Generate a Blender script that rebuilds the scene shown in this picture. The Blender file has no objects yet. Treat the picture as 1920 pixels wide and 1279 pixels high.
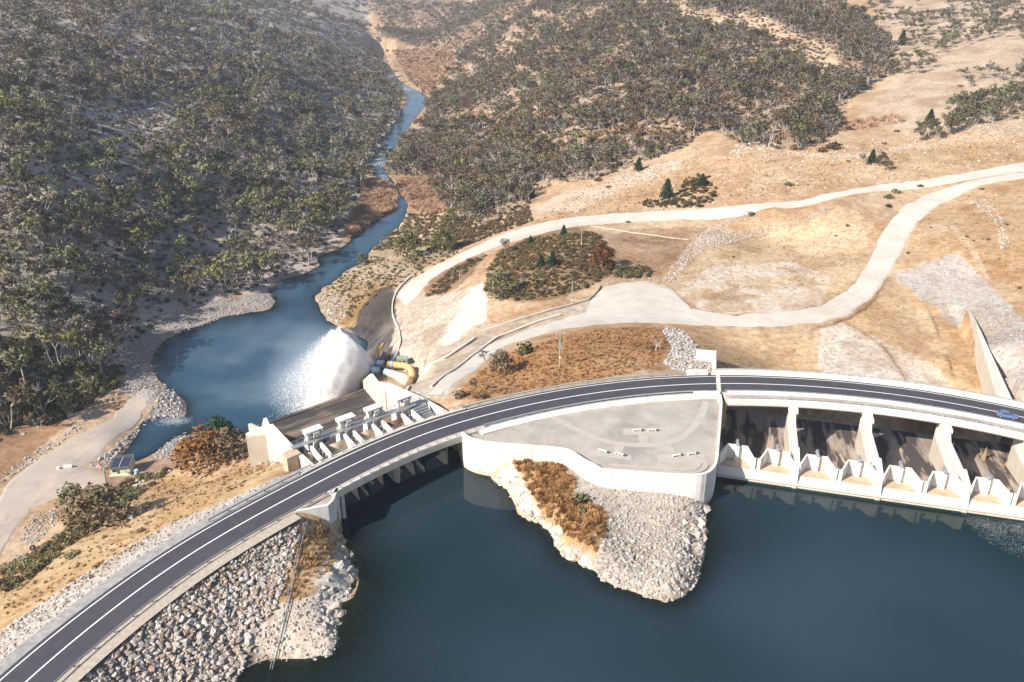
import bpy, bmesh, math, random
import numpy as np
from mathutils import Vector, Matrix
random.seed(7); RNG = np.random.default_rng(11)
SC = bpy.context.scene; COL = SC.collection
# ------------------------------------------------------------------ camera, sky, sun, exposure
FPX, TH, HC = 1550.0, math.radians(25.0), 100.0
CT, ST = math.cos(TH), math.sin(TH)
cd = bpy.data.cameras.new('camera'); cam = bpy.data.objects.new('camera', cd); COL.objects.link(cam)
cam.location = (0, 0, HC); cam.rotation_euler = (math.radians(90) - TH, 0, 0)
cd.sensor_width = 36.0; cd.lens = 36.0 * FPX / 1920.0; cd.clip_start = 1.0; cd.clip_end = 9000.0
SC.camera = cam
SUN_EL, SUN_AZ = math.radians(35.0), math.radians(214.0)      # azimuth: direction towards the sun, from +x counter-clockwise
SDIR = Vector((math.cos(SUN_AZ) * math.cos(SUN_EL), math.sin(SUN_AZ) * math.cos(SUN_EL), math.sin(SUN_EL)))
w = bpy.data.worlds.new('World'); SC.world = w; w.use_nodes = True
nt = w.node_tree; bg = nt.nodes['Background']
sky = nt.nodes.new('ShaderNodeTexSky'); sky.sky_type = 'NISHITA'; sky.sun_disc = False
sky.sun_elevation = SUN_EL; sky.sun_rotation = math.atan2(SDIR.x, SDIR.y)
sky.altitude = 900; sky.air_density = 1.0; sky.dust_density = 1.5; sky.ozone_density = 1.0
nt.links.new(sky.outputs[0], bg.inputs[0]); bg.inputs[1].default_value = 0.085
sl = bpy.data.lights.new('sun', 'SUN'); sl.energy = 5.0; sl.angle = math.radians(0.55); sl.color = (1.0, 0.925, 0.83)
so = bpy.data.objects.new('sun', sl); COL.objects.link(so)
so.rotation_euler = (-SDIR).to_track_quat('-Z', 'Y').to_euler(); so.location = (-200, -80, 300)
SC.view_settings.view_transform = 'Standard'; SC.view_settings.look = 'None'
SC.view_settings.exposure = 0.96; SC.view_settings.gamma = 1.0; SC.view_settings.use_curve_mapping = False
SC.cycles.max_bounces = 12; SC.cycles.diffuse_bounces = 2; SC.cycles.glossy_bounces = 2
SC.cycles.transparent_max_bounces = 12; SC.cycles.volume_bounces = 12

# ------------------------------------------------------------------ geometry of the survey: photo ray <-> place
def ray(px, py):
    a = (np.asarray(px, float) - 960) / FPX; b = (639.5 - np.asarray(py, float)) / FPX
    return a, CT + b * ST, -ST + b * CT
def P(px, py, z=0.0):
    dx, dy, dz = ray(px, py); t = (z - HC) / dz
    return np.stack([dx * t, dy * t], -1)
def proj(x, y, z):
    dz = z - HC; ax = np.maximum(y * CT - dz * ST, 1e-3); up = y * ST + dz * CT
    return 960 + FPX * x / ax, 639.5 - FPX * up / ax

def hash2(ix, iy, seed):
    h = (ix.astype(np.int64) * 374761393 + iy.astype(np.int64) * 668265263 + seed * 974634777) & 0x7fffffff
    h = ((h ^ (h >> 13)) * 1274126177) & 0x7fffffff
    return ((h ^ (h >> 16)) & 0xffff) / 65535.0
def vnoise(x, y, seed=0):
    ix = np.floor(x); iy = np.floor(y); fx = x - ix; fy = y - iy
    fx = fx * fx * (3 - 2 * fx); fy = fy * fy * (3 - 2 * fy)
    a = hash2(ix, iy, seed); b = hash2(ix + 1, iy, seed); c = hash2(ix, iy + 1, seed); d = hash2(ix + 1, iy + 1, seed)
    return (a * (1 - fx) + b * fx) * (1 - fy) + (c * (1 - fx) + d * fx) * fy
def fbm(x, y, seed=0, oct=4):
    s = 0; amp = .5; tot = 0
    for k in range(oct):
        s = s + amp * vnoise(x, y, seed + k * 17); tot += amp; x = x * 2.03 + 3.1; y = y * 2.03 + 7.7; amp *= .5
    return s / tot
def inpoly(x, y, poly):
    poly = np.asarray(poly, float); r = np.zeros(np.shape(x), bool); n = len(poly); j = n - 1
    for i in range(n):
        xi, yi = poly[i]; xj, yj = poly[j]
        if yi != yj:
            r ^= ((yi > y) != (yj > y)) & (x < (xj - xi) * (y - yi) / (yj - yi) + xi)
        j = i
    return r
def polydist(x, y, pts):
    """distance to an open polyline"""
    pts = np.asarray(pts, float); d = np.full(np.shape(x), 1e9)
    for (ax, ay), (bx, by) in zip(pts[:-1], pts[1:]):
        ux, uy = bx - ax, by - ay; L = ux * ux + uy * uy + 1e-9
        t = np.clip(((x - ax) * ux + (y - ay) * uy) / L, 0, 1)
        d = np.minimum(d, np.hypot(x - ax - t * ux, y - ay - t * uy))
    return d
def resample(pts, n, closed=False):
    pts = np.asarray(pts, float)
    if closed: pts = np.vstack([pts, pts[:1]])
    d = np.r_[0, np.cumsum(np.hypot(*np.diff(pts[:, :2], axis=0).T))]; s = np.linspace(0, d[-1], n)
    return np.stack([np.interp(s, d, pts[:, k]) for k in range(pts.shape[1])], -1)
def smoothline(pts, n, it=3):
    p = resample(pts, n)
    for _ in range(it):
        q = p.copy(); q[1:-1] = (p[:-2] + 2 * p[1:-1] + p[2:]) / 4; p = q
    return p

# ------------------------------------------------------------------ the road's curve
RC = np.array([58.06, 50.74])
_c = [(39.3,1279),(207.2,1140.7),(400,1006.5),(300,1071.6),(496.3,958.1),(540,935.2),(605.3,902.5),(688,860),(765.2,822.2),(896.6,782.8),(990,759.5),(1094,740),(1180,728.8),(1267.5,721),(1342.5,719),(1392.6,718.6),(1486.4,722.5),(1627,734),(1713.9,743.5),(1807.7,760.2),(1917,782.4)]
_f = [(4.4,1278),(187.6,1130.9),(375,1000),(300,1047.6),(496,940.7),(642.4,860),(765,805),(840,780),(1180,715),(1267,707.8),(1342,706),(1392.6,706.3),(1486,709.7),(1627,721)]
_q = np.vstack([np.array([P(*p) for p in _c]), np.array([P(*p) for p in _f])]) - RC
_ph = np.degrees(np.arctan2(_q[:, 1], _q[:, 0])); _r = np.hypot(*_q.T) - np.r_[np.zeros(len(_c)), np.full(len(_f), 3.95)]
_ka = np.arange(58, 168, 1.0); _kr = []
for _a in _ka:                       # local straight-line fits smooth the measured curve
    _w0 = np.exp(-.5 * ((_ph - _a) / 5.0) ** 2) + 1e-4; _kr.append(np.polyfit(_ph - _a, _r, 1, w=np.sqrt(_w0))[1])
_kr = np.array(_kr)
for _ in range(6): _kr[1:-1] = (_kr[:-2] + 2 * _kr[1:-1] + _kr[2:]) / 4
def RR(ph): return np.interp(np.clip(ph, 60, 165), _ka, _kr)
def road(ph, off=0.0):
    ph = np.asarray(ph, float); r = RR(ph) + off; a = np.radians(ph)
    return np.stack([RC[0] + r * np.cos(a), RC[1] + r * np.sin(a)], -1)
def road_coords(x, y):
    dx = x - RC[0]; dy = y - RC[1]; ph = np.degrees(np.arctan2(dy, dx)) % 360
    return ph, np.hypot(dx, dy) - RR(ph)
PH_L, PH_R = 186.0, 40.0              # ends of what is built
PB1, PB2, PB3 = 136.5, 119.6, 92.2    # left bridge from PB1 to PB2, spillway bridge from PB3

# ------------------------------------------------------------------ local frames
SO_ = P(1347, 893, -8.0); SU = np.array([.966, -.257]); SV = np.array([.257, .966])
def S(a, b): return SO_ + np.multiply.outer(np.asarray(a, float), SU) + np.multiply.outer(np.asarray(b, float), SV)
def Sinv(x, y):
    dx = x - SO_[0]; dy = y - SO_[1]; return dx * SU[0] + dy * SU[1], dx * SV[0] + dy * SV[1]
GO_ = P(557, 834, 0.3); GU = np.array([.772, .636]); GV = np.array([-.636, .772])
def G(a, b): return GO_ + np.multiply.outer(np.asarray(a, float), GU) + np.multiply.outer(np.asarray(b, float), GV)
def Ginv(x, y):
    dx = x - GO_[0]; dy = y - GO_[1]; return dx * GU[0] + dy * GU[1], dx * GV[0] + dy * GV[1]
LIP_L, LIP_R = P(520, 788, -12.0), P(682, 729, -12.0)

# plaza outline (top of its wall), photo points at the wall's height
_pl = [(865,811.6),(875.6,820.7),(899,828.5),(920,831.7),(955,834.5),(990,836.9),(1022,839),(1054,842.5),(1068,848),(1084,860),(1099.6,870),(1120,878),(1136,882),(1198,886),(1250,890),(1303,892),(1323.5,890.5),(1337,882),(1344.5,870),(1347,857)]
PLZ = np.array([P(a, b, 0.8 if a < 1055 else 0.35) for a, b in _pl])
_e = road(PB3 + .3, -6.2); PLZ = np.vstack([PLZ, (S(-.6, 12) , S(-.6, 20), _e)])

# ------------------------------------------------------------------ terrain heights
CP = []
def cp(z, *pts):
    for p in pts: CP.append((*P(p[0], p[1], z), z))
def cw(*pts):
    for p in pts: CP.append(p)
# dam shoulders and slopes
for ph in np.arange(137.5, 187, 4.5):
    CP.append((*road(ph, 5.6), -.2))
    if ph > 141: CP.append((*road(ph, -5.6), -.2))
for ph in np.arange(141, 187, 5):
    for d, z in ((12, -2.6), (30, -11), (60, -25.5), (100, -44)):
        if ph < 150 and d > 60: continue
        CP.append((*road(ph, d), z))
for ph in np.arange(158, 187, 5):
    CP.append((*road(ph, -12), -3.6)); CP.append((*road(ph, -22), -8.4)); CP.append((*road(ph, -40), -16))
for ph in np.arange(93.5, 119, 5): CP.append((*road(ph, 6.2), -.3))
for a, b, z in [(430,1279,-8),(500,1243,-8),(560,1235,-8),(612,1236,-8),(648,1130,-8),(662,1050,-8),(650,1008,-8.2),(632,1190,-8),
                (620,1030,-5.2),(605,1100,-5.2),(600,1160,-6.4),(560,1000,-2.6),(575,1080,-4.2),(520,1130,-5.0),(480,1200,-6.6),(560,1190,-6.8),(590,985,-3.2),(500,1060,-2.6),(440,1150,-4.4),(300,1230,-3.2),
                (470,1279,-9.0),(560,1270,-9.3),(700,1110,-9.6),(690,1160,-9.8),(620,1279,-10.5),(720,1250,-13),(760,1000,-20),(800,1200,-22),(720,1040,-15),
                # island
                (930,910,-8),(955,945,-8),(980,972,-8),(1040,1040,-8),(1075,1060,-8),(1112,1072,-8),(1130,1097,-8),(1195,1117,-8),(1260,1127,-8),(1300,1105,-8),(1315,1060,-8),(1322,1000,-8),(1330,948,-8),
                (905,893,-8),(990,868,-3.2),(960,880,-4.4),(1052,864,-3.3),(1105,885,-3.6),(1200,907,-4.2),(1300,932,-5.8),(1000,920,-4.6),(1080,940,-4.6),(1060,1000,-6.0),(1150,1000,-5.8),(1240,1000,-6.2),(1200,1070,-7.0),(1290,980,-6.0),(1305,1020,-6.6),
                (900,935,-15),(940,1000,-15),(1010,1070,-14),(1090,1110,-13),(1180,1150,-11.5),(1270,1165,-11),(1340,1110,-12),(1360,1000,-15),(1345,960,-13),(1150,1230,-20),(1000,1200,-24),(1350,1250,-24),(1600,1150,-26),(1800,1050,-24),(1600,1000,-24)]: cp(z, (a, b))
# foot of the dam, creek and pond
for a, b, z in [(0,1105,-44.6),(40,930,-45.5),(120,900,-45.5),(60,1020,-45.4),(200,800,-45.5),(262,742,-45.8),(100,840,-45.5),(0,1010,-45.5),(0,850,-44),(100,790,-44.3),(150,960,-45.5),
                (200,890,-45.2),(250,895,-45.0),(300,885,-44.0),(350,870,-42.5),(450,850,-34),(520,850,-19),(400,855,-40),(470,880,-26),(380,905,-37.5),
                (262,842,-49.2),(285,812,-49.4),(312,792,-49.4),(235,862,-48.4),(300,755,-45.6),(335,775,-47.0),(215,825,-45.8),(330,835,-46.6),(312,870,-45.4),(345,806,-48.5),(334,792,-48.8),
                (300,715,-48),(284,685,-48),(312,640,-48),(370,612,-48),(450,588,-48),(503,580,-48),(514,562,-48),(560,516,-48),(600,495,-48),(640,468,-48),(700,422,-48),(740,396,-48),
                (598,572,-48),(594,548,-48),(640,515,-48),(690,476,-48),(730,432,-48),(765,398,-48),(625,608,-48),(660,625,-48),(690,640,-48),(705,690,-47.5),(350,775,-48.4),(440,828,-48),(470,815,-48),
                (400,680,-54),(450,760,-54),(550,640,-54),(600,700,-54),(560,560,-52),(650,495,-51),(720,425,-51),(380,730,-53),(500,720,-54),(620,660,-54),(560,780,-53),(500,800,-52),
                (260,650,-46.6),(240,705,-46.2),(232,760,-45.6),(350,590,-46.5),(430,567,-46.5),(490,553,-46.8),(400,543,-44.5),(250,600,-44),(150,700,-43.2),(50,770,-44),(200,640,-42.5)]: cp(z, (a, b))
# river upstream of the pond's far end
for a, b, z in [(770,388,-48),(745,372,-48),(705,338,-48),(688,335,-47.5),(700,320,-48),(722,322,-48),(705,285,-48),(735,285,-48),(728,245,-48),(765,240,-48),(765,190,-48),(808,195,-48),(770,172,-48),(800,175,-48),(720,165,-47),(770,150,-48),(705,110,-47.5),(722,110,-47.5),(700,75,-47),
                (720,305,-50),(720,265,-50),(748,240,-50),(785,192,-50),(780,176,-50),(757,380,-50),(712,330,-50),(708,300,-50.5),(704,318,-50.5),(712,345,-50.5),(738,385,-50.5),
                (670,400,-46.2),(720,375,-46.6),(800,370,-46.4),(780,345,-46.8),(830,350,-45),(790,310,-45),(820,260,-44.5),(830,190,-44),(840,120,-45),(780,120,-46.5)]: cp(z, (a, b))
# left hill
for a, b, z in [(0,700,-34),(0,550,-23),(0,400,-6),(0,200,22),(0,60,50),(0,-40,76),(200,550,-33),(200,400,-19),(200,200,9),(200,50,44),(400,450,-38),(400,400,-33),(400,200,-4),(400,50,30),(400,-20,56),
                (550,400,-41.5),(540,480,-46),(620,200,-30),(680,200,-43),(620,300,-42),(600,100,-10),(600,30,14),(620,-20,40),(300,300,-9),(300,480,-34),(100,480,-19),(500,300,-28),(500,120,2),(100,300,5),(700,60,-22),(690,130,-44),(100,620,-32),(300,540,-42),(720,40,-15),(480,500,-45.2)]: cp(z, (a, b))
# right hills and terraces
for a, b, z in [(640,530,-45),(690,500,-42),(760,470,-39),(850,445,-34),(700,520,-41),(760,500,-37.5),(720,545,-37.5),(800,405,-44.5),(880,375,-36),(900,300,-38),(850,200,-43),(900,150,-35),(960,250,-29),(930,340,-35),
                (780,520,-34),(745,570,-35.5),(742,620,-36),(745,655,-36.5),(735,690,-37),(720,700,-38),(760,690,-36.5),(900,452,-29.5),(840,485,-32),(950,434,-26),(1000,425,-23),(1100,413,-18.5),(1200,407,-14.5),(1300,402,-11),(1400,394,-7.5),(1500,384,-4.5),(1650,352,0),(1800,330,4.5),(1900,312,7.5),
                (1000,370,-27),(1060,360,-21),(1100,380,-18.5),(1100,330,-17),(1180,320,-13),(1000,300,-24),(1000,200,-7),(1000,100,16),(900,80,-18),(1100,250,-8),(1150,150,10),(1000,20,38),(850,60,-24),(850,10,2),(1150,50,35),
                (1200,350,-13),(1290,300,-6),(1300,340,-8),(1400,340,-3),(1380,290,1),(1300,240,3),(1300,150,18),(1300,80,32),(1300,10,52),(1450,200,11),(1500,300,2),(1500,100,30),(1480,30,48),(1600,300,4.5),(1620,250,8),(1600,180,17),(1650,90,33),(1650,10,55),(1700,290,6),(1780,270,9),(1800,200,20),(1800,100,36),(1800,10,57),(1900,250,14),(1900,150,29),(1900,20,58),(1900,-20,70),(1300,-30,70),(1600,-30,72),(1000,-30,58),
                (860,560,-25),(800,560,-32),(830,610,-28),(860,640,-22),(900,540,-20),(905,580,-19),(880,520,-24),(830,520,-29),(790,620,-33.5),(800,660,-29),(780,690,-23),(840,650,-21.5),(880,612,-20),
                (1000,560,-14),(950,520,-16),(950,470,-20),(1030,490,-11.5),(1080,440,-13),(1120,500,-12.5),(1100,540,-13.2),(1060,570,-14),(1180,470,-13),(1150,440,-15),(1220,510,-13),(1000,610,-15),(1100,590,-13.6),(940,630,-17),(900,660,-15),(850,700,-8.5),(815,735,-5),(870,735,-2.5),(870,690,-10.5),(900,690,-8),
                (1200,575,-13),(1200,540,-13),(1270,560,-13),(1290,600,-13),(1400,600,-12.8),(1500,600,-12.6),(1580,580,-12),(1640,530,-10.5),(1670,480,-8),(1710,410,-4),(1760,370,-.5),(1840,345,4),
                (1300,520,-13),(1350,450,-13.5),(1450,430,-12.8),(1450,540,-12.8),(1550,480,-12.4),(1550,378,-2.8),(1552,391,-3.6),(1600,368,-1.4),(1600,379,-2.2),(1450,399,-6.2),(1440,389,-6),(1550,411,-5.6),(1550,432,-8.6),(1600,440,-9),(1250,450,-14.5),(1380,425,-13),
                (1050,640,-6),(1000,670,-4.5),(1120,640,-6.5),(1050,690,-3),(1150,620,-10.5),(1180,670,-3.6),(950,700,-5.5),(910,725,-3),(1240,620,-11.5),(1255,650,-7.5),(1270,680,-2.5),(1300,690,-1.6),(1325,677,-3.0),(1295,668,-3.6),(1310,650,-10),(1330,625,-13.4),
                (1740,440,-4),(1800,430,-1.5),(1900,420,1.5),(1880,480,-2.5),(1800,490,-5.5),(1700,500,-8),(1760,520,-9.5),(1800,545,-9.8),(1690,530,-11),(1840,560,-8.2),(1900,560,-6),(1880,640,-4.6),(1915,740,-1),(1905,700,-2.6),(1845,590,-8.2),(1870,660,-5.2),(1890,715,-2.6),
                (1400,650,-14.2),(1500,650,-14.2),(1450,690,-14.4),(1650,690,-14.4),(1650,600,-13.2),(1780,660,-14.2),(1740,590,-13.4),(1840,735,-14.4),(1550,625,-13.6),(1700,640,-14)]: cp(z, (a, b))
cw((-600,2700,170),(0,2900,150),(700,2600,210),(-1500,1500,300),(1600,1300,260),(1500,2700,300),(-1700,2700,330),(-420,320,70),(-330,150,-10),(-420,60,0),(-260,60,-46),(-260,130,-43),(200,200,0),(260,300,5),(320,150,3),(330,420,12),(420,600,40),
   (250,60,-12),(180,60,-20),(60,80,-24),(0,90,-24),(-20,50,-20),(120,120,-22),(-70,30,-22),(300,0,-10),(0,-100,-20),(200,-120,-20),(-120,-60,-14),(-800,600,150),(900,700,100),(-5,150,-24),(-20,140,-24))
CP = np.array(CP)
def _k(d2): return np.sqrt(d2 + 36.0)
def _solve():
    n = len(CP); X = CP[:, :2]; d2 = ((X[:, None] - X[None]) ** 2).sum(-1)
    A = np.zeros((n + 3, n + 3)); A[:n, :n] = _k(d2) - np.eye(n) * 0.35
    A[:n, n] = 1; A[:n, n + 1:] = X; A[n, :n] = 1; A[n + 1:, :n] = X.T
    return np.linalg.solve(A, np.r_[CP[:, 2], 0, 0, 0])
_w = _solve()
def base_z(x, y):
    x = np.asarray(x, float); sh = x.shape; x = x.ravel(); y = np.asarray(y, float).ravel(); out = np.empty_like(x); n = len(CP)
    for i in range(0, len(x), 20000):
        xs, ys = x[i:i + 20000], y[i:i + 20000]
        d2 = (xs[:, None] - CP[None, :, 0]) ** 2 + (ys[:, None] - CP[None, :, 1]) ** 2
        out[i:i + 20000] = _k(d2) @ _w[:n] + _w[n] + _w[n + 1] * xs + _w[n + 2] * ys
    return out.reshape(sh)
def axis(lo, hi, a, b, step, g):
    c = list(np.arange(a, b, step)); v = b; s = step
    while v < hi: c.append(v); s *= g; v += s
    v = a; s = step; pre = []
    while v > lo: s *= g; v -= s; pre.append(v)
    return np.array(pre[::-1] + c)
GX = axis(-1800, 1800, -150, 185, 0.85, 1.035); GY = axis(-150, 3300, 85, 405, 0.85, 1.016)
TX, TY = np.meshgrid(GX, GY)
TZ = base_z(TX, TY)
PXX, PYY = proj(TX, TY, TZ)
# intake channel, plaza, chute, spillway pit, road bed
ph_, off_ = road_coords(TX, TY)
ga, gb = Ginv(TX, TY); sa, sb = Sinv(TX, TY)
ABUT = np.array([P(a, b, .2) for a, b in [(545,951),(615,948),(626,938),(631,922),(631,910),(625,903)]])
ABUT[-2:] = road([136.0, 135.8], [-5.6, -5.0])
CHAN = np.vstack([P(640, 1003, -8), P(872, 874, -8), P(845, 842, -8), G(36.5, -3), G(36.5, 1), G(-.5, 1), G(-.5, -5), road(PB1 - .8, -1), P(637, 950, -2)])
inch = inpoly(TX, TY, CHAN); TZ = np.where(inch, np.minimum(TZ, -22), TZ)
PLZ_IN = np.vstack([PLZ, road(np.linspace(PB3, 122, 20), -5.2)])
inpl = inpoly(TX, TY, PLZ_IN); TZ = np.where(inpl, np.minimum(TZ, -1.3), TZ)
CHU = np.vstack([G(-.6, -5), G(36.2, -5), LIP_R + np.array([1.2, 1.]), LIP_L + np.array([-1, 1.])])
inchu = inpoly(TX, TY, CHU); TZ = np.where(inchu, np.minimum(TZ, -26), TZ)
inpit = (sa > -.3) & (sa < 95) & (sb > -.5) & (sb < 30); TZ = np.where(inpit, np.minimum(TZ, -16.5), TZ)
inap = (sa > .6) & (sa < 70) & (sb >= 28) & (sb < 47) & (PXX < 1850); TZ = np.where(inap, np.minimum(TZ, -14.2), TZ)
# the river bed, cut along its course upstream of the pond
RIV = [(566,548,34),(598,520,34),(640,492,30),(690,450,32),(730,414,24),(757,392,10),(752,368,2.5),(738,346,2.5),(712,328,8),(708,308,10),(722,285,13),(740,255,15),(762,222,16),(782,195,18),(781,178,15),(762,166,9),(740,152,8),(724,128,7),(712,102,7)]
_rp = np.array([P(a, b, -48.0) for a, b, c in RIV]); _rw = np.array([c * np.hypot(*p) / FPX for p, (a, b, c) in zip(_rp, RIV)])
_rr = smoothline(np.c_[_rp, _rw], 320, 12); _m = (TY > 345) & (TY < 1600) & (TX > -420) & (TX < 120)
_mx, _my = TX[_m], TY[_m]; _best = np.full(_mx.shape, 1e9)
for _p in _rr: _best = np.minimum(_best, np.hypot(_mx - _p[0], _my - _p[1]) - _p[2])
_best += (fbm(_mx / 9, _my / 9, 19) - .5) * 4.5
_bed = np.where(_best < 0, np.maximum(-50.2, -48 + _best * .6), -48 + _best * .28); _z = TZ[_m]
_z = np.where(_best < 16, np.minimum(_z, _bed), _z); _z = np.where((_best > 1.0) & (_my > 440), np.maximum(_z, -47.6), _z); TZ[_m] = _z
ABP = np.vstack([smoothline(ABUT[1:], 12, 1), road([136.0, 138, 140.6], -4.95)])
TZ = np.where(inpoly(TX, TY, ABP), np.minimum(TZ, -1.5), TZ)
_ad = polydist(TX, TY, np.vstack([ABP[-1:], ABP[:12]])); _am = (_ad < 7) & (off_ < -5.2) & ~inpoly(TX, TY, ABP)
_az = np.interp(ph_, [134.5, 136, 137.2, 138.4, 140.6, 141.6], [-13, -9.2, -7.6, -4.8, -1.0, -.5]) - .35 * np.maximum(0, -off_ - 9)
TZ = np.where(inpoly(TX, TY, np.array([P(a, b, -8) for a, b in [(614,984),(624,950),(655,945),(668,1010),(641,1006)]])), np.minimum(TZ, -9.2), TZ)
TZ = np.where(_am, TZ + (np.minimum(TZ, _az) - TZ) * np.clip((7 - _ad) / 4, 0, 1), TZ)
VALVE = np.array([P(a, b, -37) for a, b in [(703,704),(716,678),(745,662),(778,678),(790,700),(778,728),(735,730)]])
_vi = inpoly(TX, TY, VALVE); _vd = np.where(_vi, 0, polydist(TX, TY, np.vstack([VALVE, VALVE[:1]]))); _vm = (_vd < 42) & (TY < 262) & (gb > -30)
TZ = np.where(_vi, np.minimum(TZ, -37.3), np.where(_vm, TZ + (np.minimum(TZ, -37.3 + .50 * _vd) - TZ) * np.clip((812 - PXX) / 40, 0, 1), TZ))
_t0 = P(1815, 577, -9); _t1 = P(1892, 748, -1.0); _tw = np.vstack([_t0 + [0, 6], _t1 + [0, -12], _t1 + [-9, -12], _t0 + [-9, 6]])
TZ = np.where(inpoly(TX, TY, _tw), np.minimum(TZ, -14.2), TZ)
onroad = ((ph_ > PB1 - .3) & (ph_ < PH_L)) | ((ph_ < PB2 - .4) & (ph_ > PB3 + .2))
k = np.clip((np.abs(off_) - 5.6) / 3.5, 0, 1); TZ = np.where(onroad, (-.22) * (1 - k) + TZ * k, TZ)
# wild ground: relief that roads, concrete and pans do not have
LEFTHILL = [(-200,-400),(695,-400),(692,40),(692,92),(745,170),(755,230),(700,300),(690,335),(650,420),(590,500),(510,545),(400,560),(300,600),(235,655),(222,720),(120,790),(-200,900)]
RIGHTWOOD = [(696,-400),(705,62),(760,85),(860,98),(855,135),(805,200),(775,260),(735,300),(722,330),(800,335),(835,400),(890,425),(990,390),(1000,350),(1120,335),(1190,312),(1285,275),(1330,240),(1400,275),(1500,283),(1560,262),(1580,200),(1620,165),(1690,130),(1660,60),(1560,10),(1560,-400)]
wild = (inpoly(PXX, PYY, LEFTHILL) | inpoly(PXX, PYY, RIGHTWOOD)).astype(float)
far = np.clip((TY - 300) / 500, 0, 1)
TZ += wild * np.clip((TZ + 46) / 5, 0, 1) * ((fbm(TX / 22, TY / 22, 3) - .5) * (3 + 9 * far) + (fbm(TX / 6, TY / 6, 5) - .5) * 2.0)
dry = (np.abs(off_) > 9) * (1 - wild) * (~inch) * (~inpl) * (~inchu) * (~inpit)
TZ += dry * (fbm(TX / 7, TY / 7, 9) - .5) * .5
CLIFF = [[(622,1005),(640,1003),(668,1045),(660,1110),(642,1165),(640,1215),(610,1235),(598,1170),(590,1120),(612,1080),(626,1040)], [(922,905),(950,885),(985,905),(1015,965),(1060,1003),(1062,1022),(1110,1062),(1112,1084),(1035,1050),(975,980)], [(1288,948),(1328,950),(1325,1000),(1312,1040),(1288,1035),(1280,985)]]
for _c in CLIFF: TZ += inpoly(PXX, PYY, _c) * (np.abs(fbm(TX / 3.2, TY / 3.2, 14) - .5) * 5.0 - .7 + np.floor(fbm(TX / 5, TY / 5, 15) * 7) * .22 - .7)
TZ += dry * np.clip((TY - 430) / 200, 0, 1) * np.clip((TZ + 44) / 6, 0, 1) * (fbm(TX / 60, TY / 60, 12) - .5) * 10
def bil(A, x, y):
    x = np.asarray(x, float); y = np.asarray(y, float)
    i = np.clip(np.searchsorted(GX, x) - 1, 0, len(GX) - 2); j = np.clip(np.searchsorted(GY, y) - 1, 0, len(GY) - 2)
    fx = np.clip((x - GX[i]) / (GX[i + 1] - GX[i]), 0, 1); fy = np.clip((y - GY[j]) / (GY[j + 1] - GY[j]), 0, 1)
    return (A[j, i] * (1 - fx) + A[j, i + 1] * fx) * (1 - fy) + (A[j + 1, i] * (1 - fx) + A[j + 1, i + 1] * fx) * fy
def gz(x, y): return bil(TZ, x, y)
TS = 70 * 1.006 ** np.arange(640)
def hit(px, py):
    """where the ray through a photo point meets the ground"""
    px = np.atleast_1d(np.asarray(px, float)); py = np.atleast_1d(np.asarray(py, float))
    dx, dy, dz = ray(px, py); t = TS[None] ; X = dx[:, None] * t; Y = dy[:, None] * t; Z = HC + dz[:, None] * t
    g = gz(X, Y); below = Z < g; i = np.where(below.any(1), below.argmax(1), len(TS) - 1); i = np.maximum(i, 1); r = np.arange(len(px))
    h0 = Z[r, i - 1] - g[r, i - 1]; h1 = Z[r, i] - g[r, i]; f = np.clip(h0 / (h0 - h1 + 1e-9), 0, 1); tt = TS[i - 1] * (1 - f) + TS[i] * f
    x = dx * tt; y = dy * tt
    return np.stack([x, y, gz(x, y)], -1)
def hpoly(pts): return hit([p[0] for p in pts], [p[1] for p in pts])
# ------------------------------------------------------------------ helpers
def tag(o, label=None, cat=None, group=None, kind=None):
    for k_, v_ in (('label', label), ('category', cat), ('group', group), ('kind', kind)):
        if v_: o[k_] = v_
    return o
def link(o, parent=None):
    COL.objects.link(o)
    if parent is not None: o.parent = parent
    return o
def empty(name, loc=(0, 0, 0), rz=0.0):
    o = bpy.data.objects.new(name, None); COL.objects.link(o); o.location = loc; o.rotation_euler = (0, 0, rz); o.empty_display_size = .3
    return o
def mesh_np(name, V, F, mats=(), midx=None, smooth=False):
    me = bpy.data.meshes.new(name); V = np.asarray(V, np.float32); F = np.asarray(F, np.int32)
    me.vertices.add(len(V)); me.vertices.foreach_set('co', V.ravel())
    n, kf = F.shape; me.loops.add(n * kf); me.loops.foreach_set('vertex_index', F.ravel())
    me.polygons.add(n); me.polygons.foreach_set('loop_start', np.arange(0, n * kf, kf, dtype=np.int32))
    for m in mats: me.materials.append(m)
    if midx is not None: me.polygons.foreach_set('material_index', np.asarray(midx, np.int32))
    me.update(calc_edges=True); me.polygons.foreach_set('use_smooth', np.full(n, smooth)); return me
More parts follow.
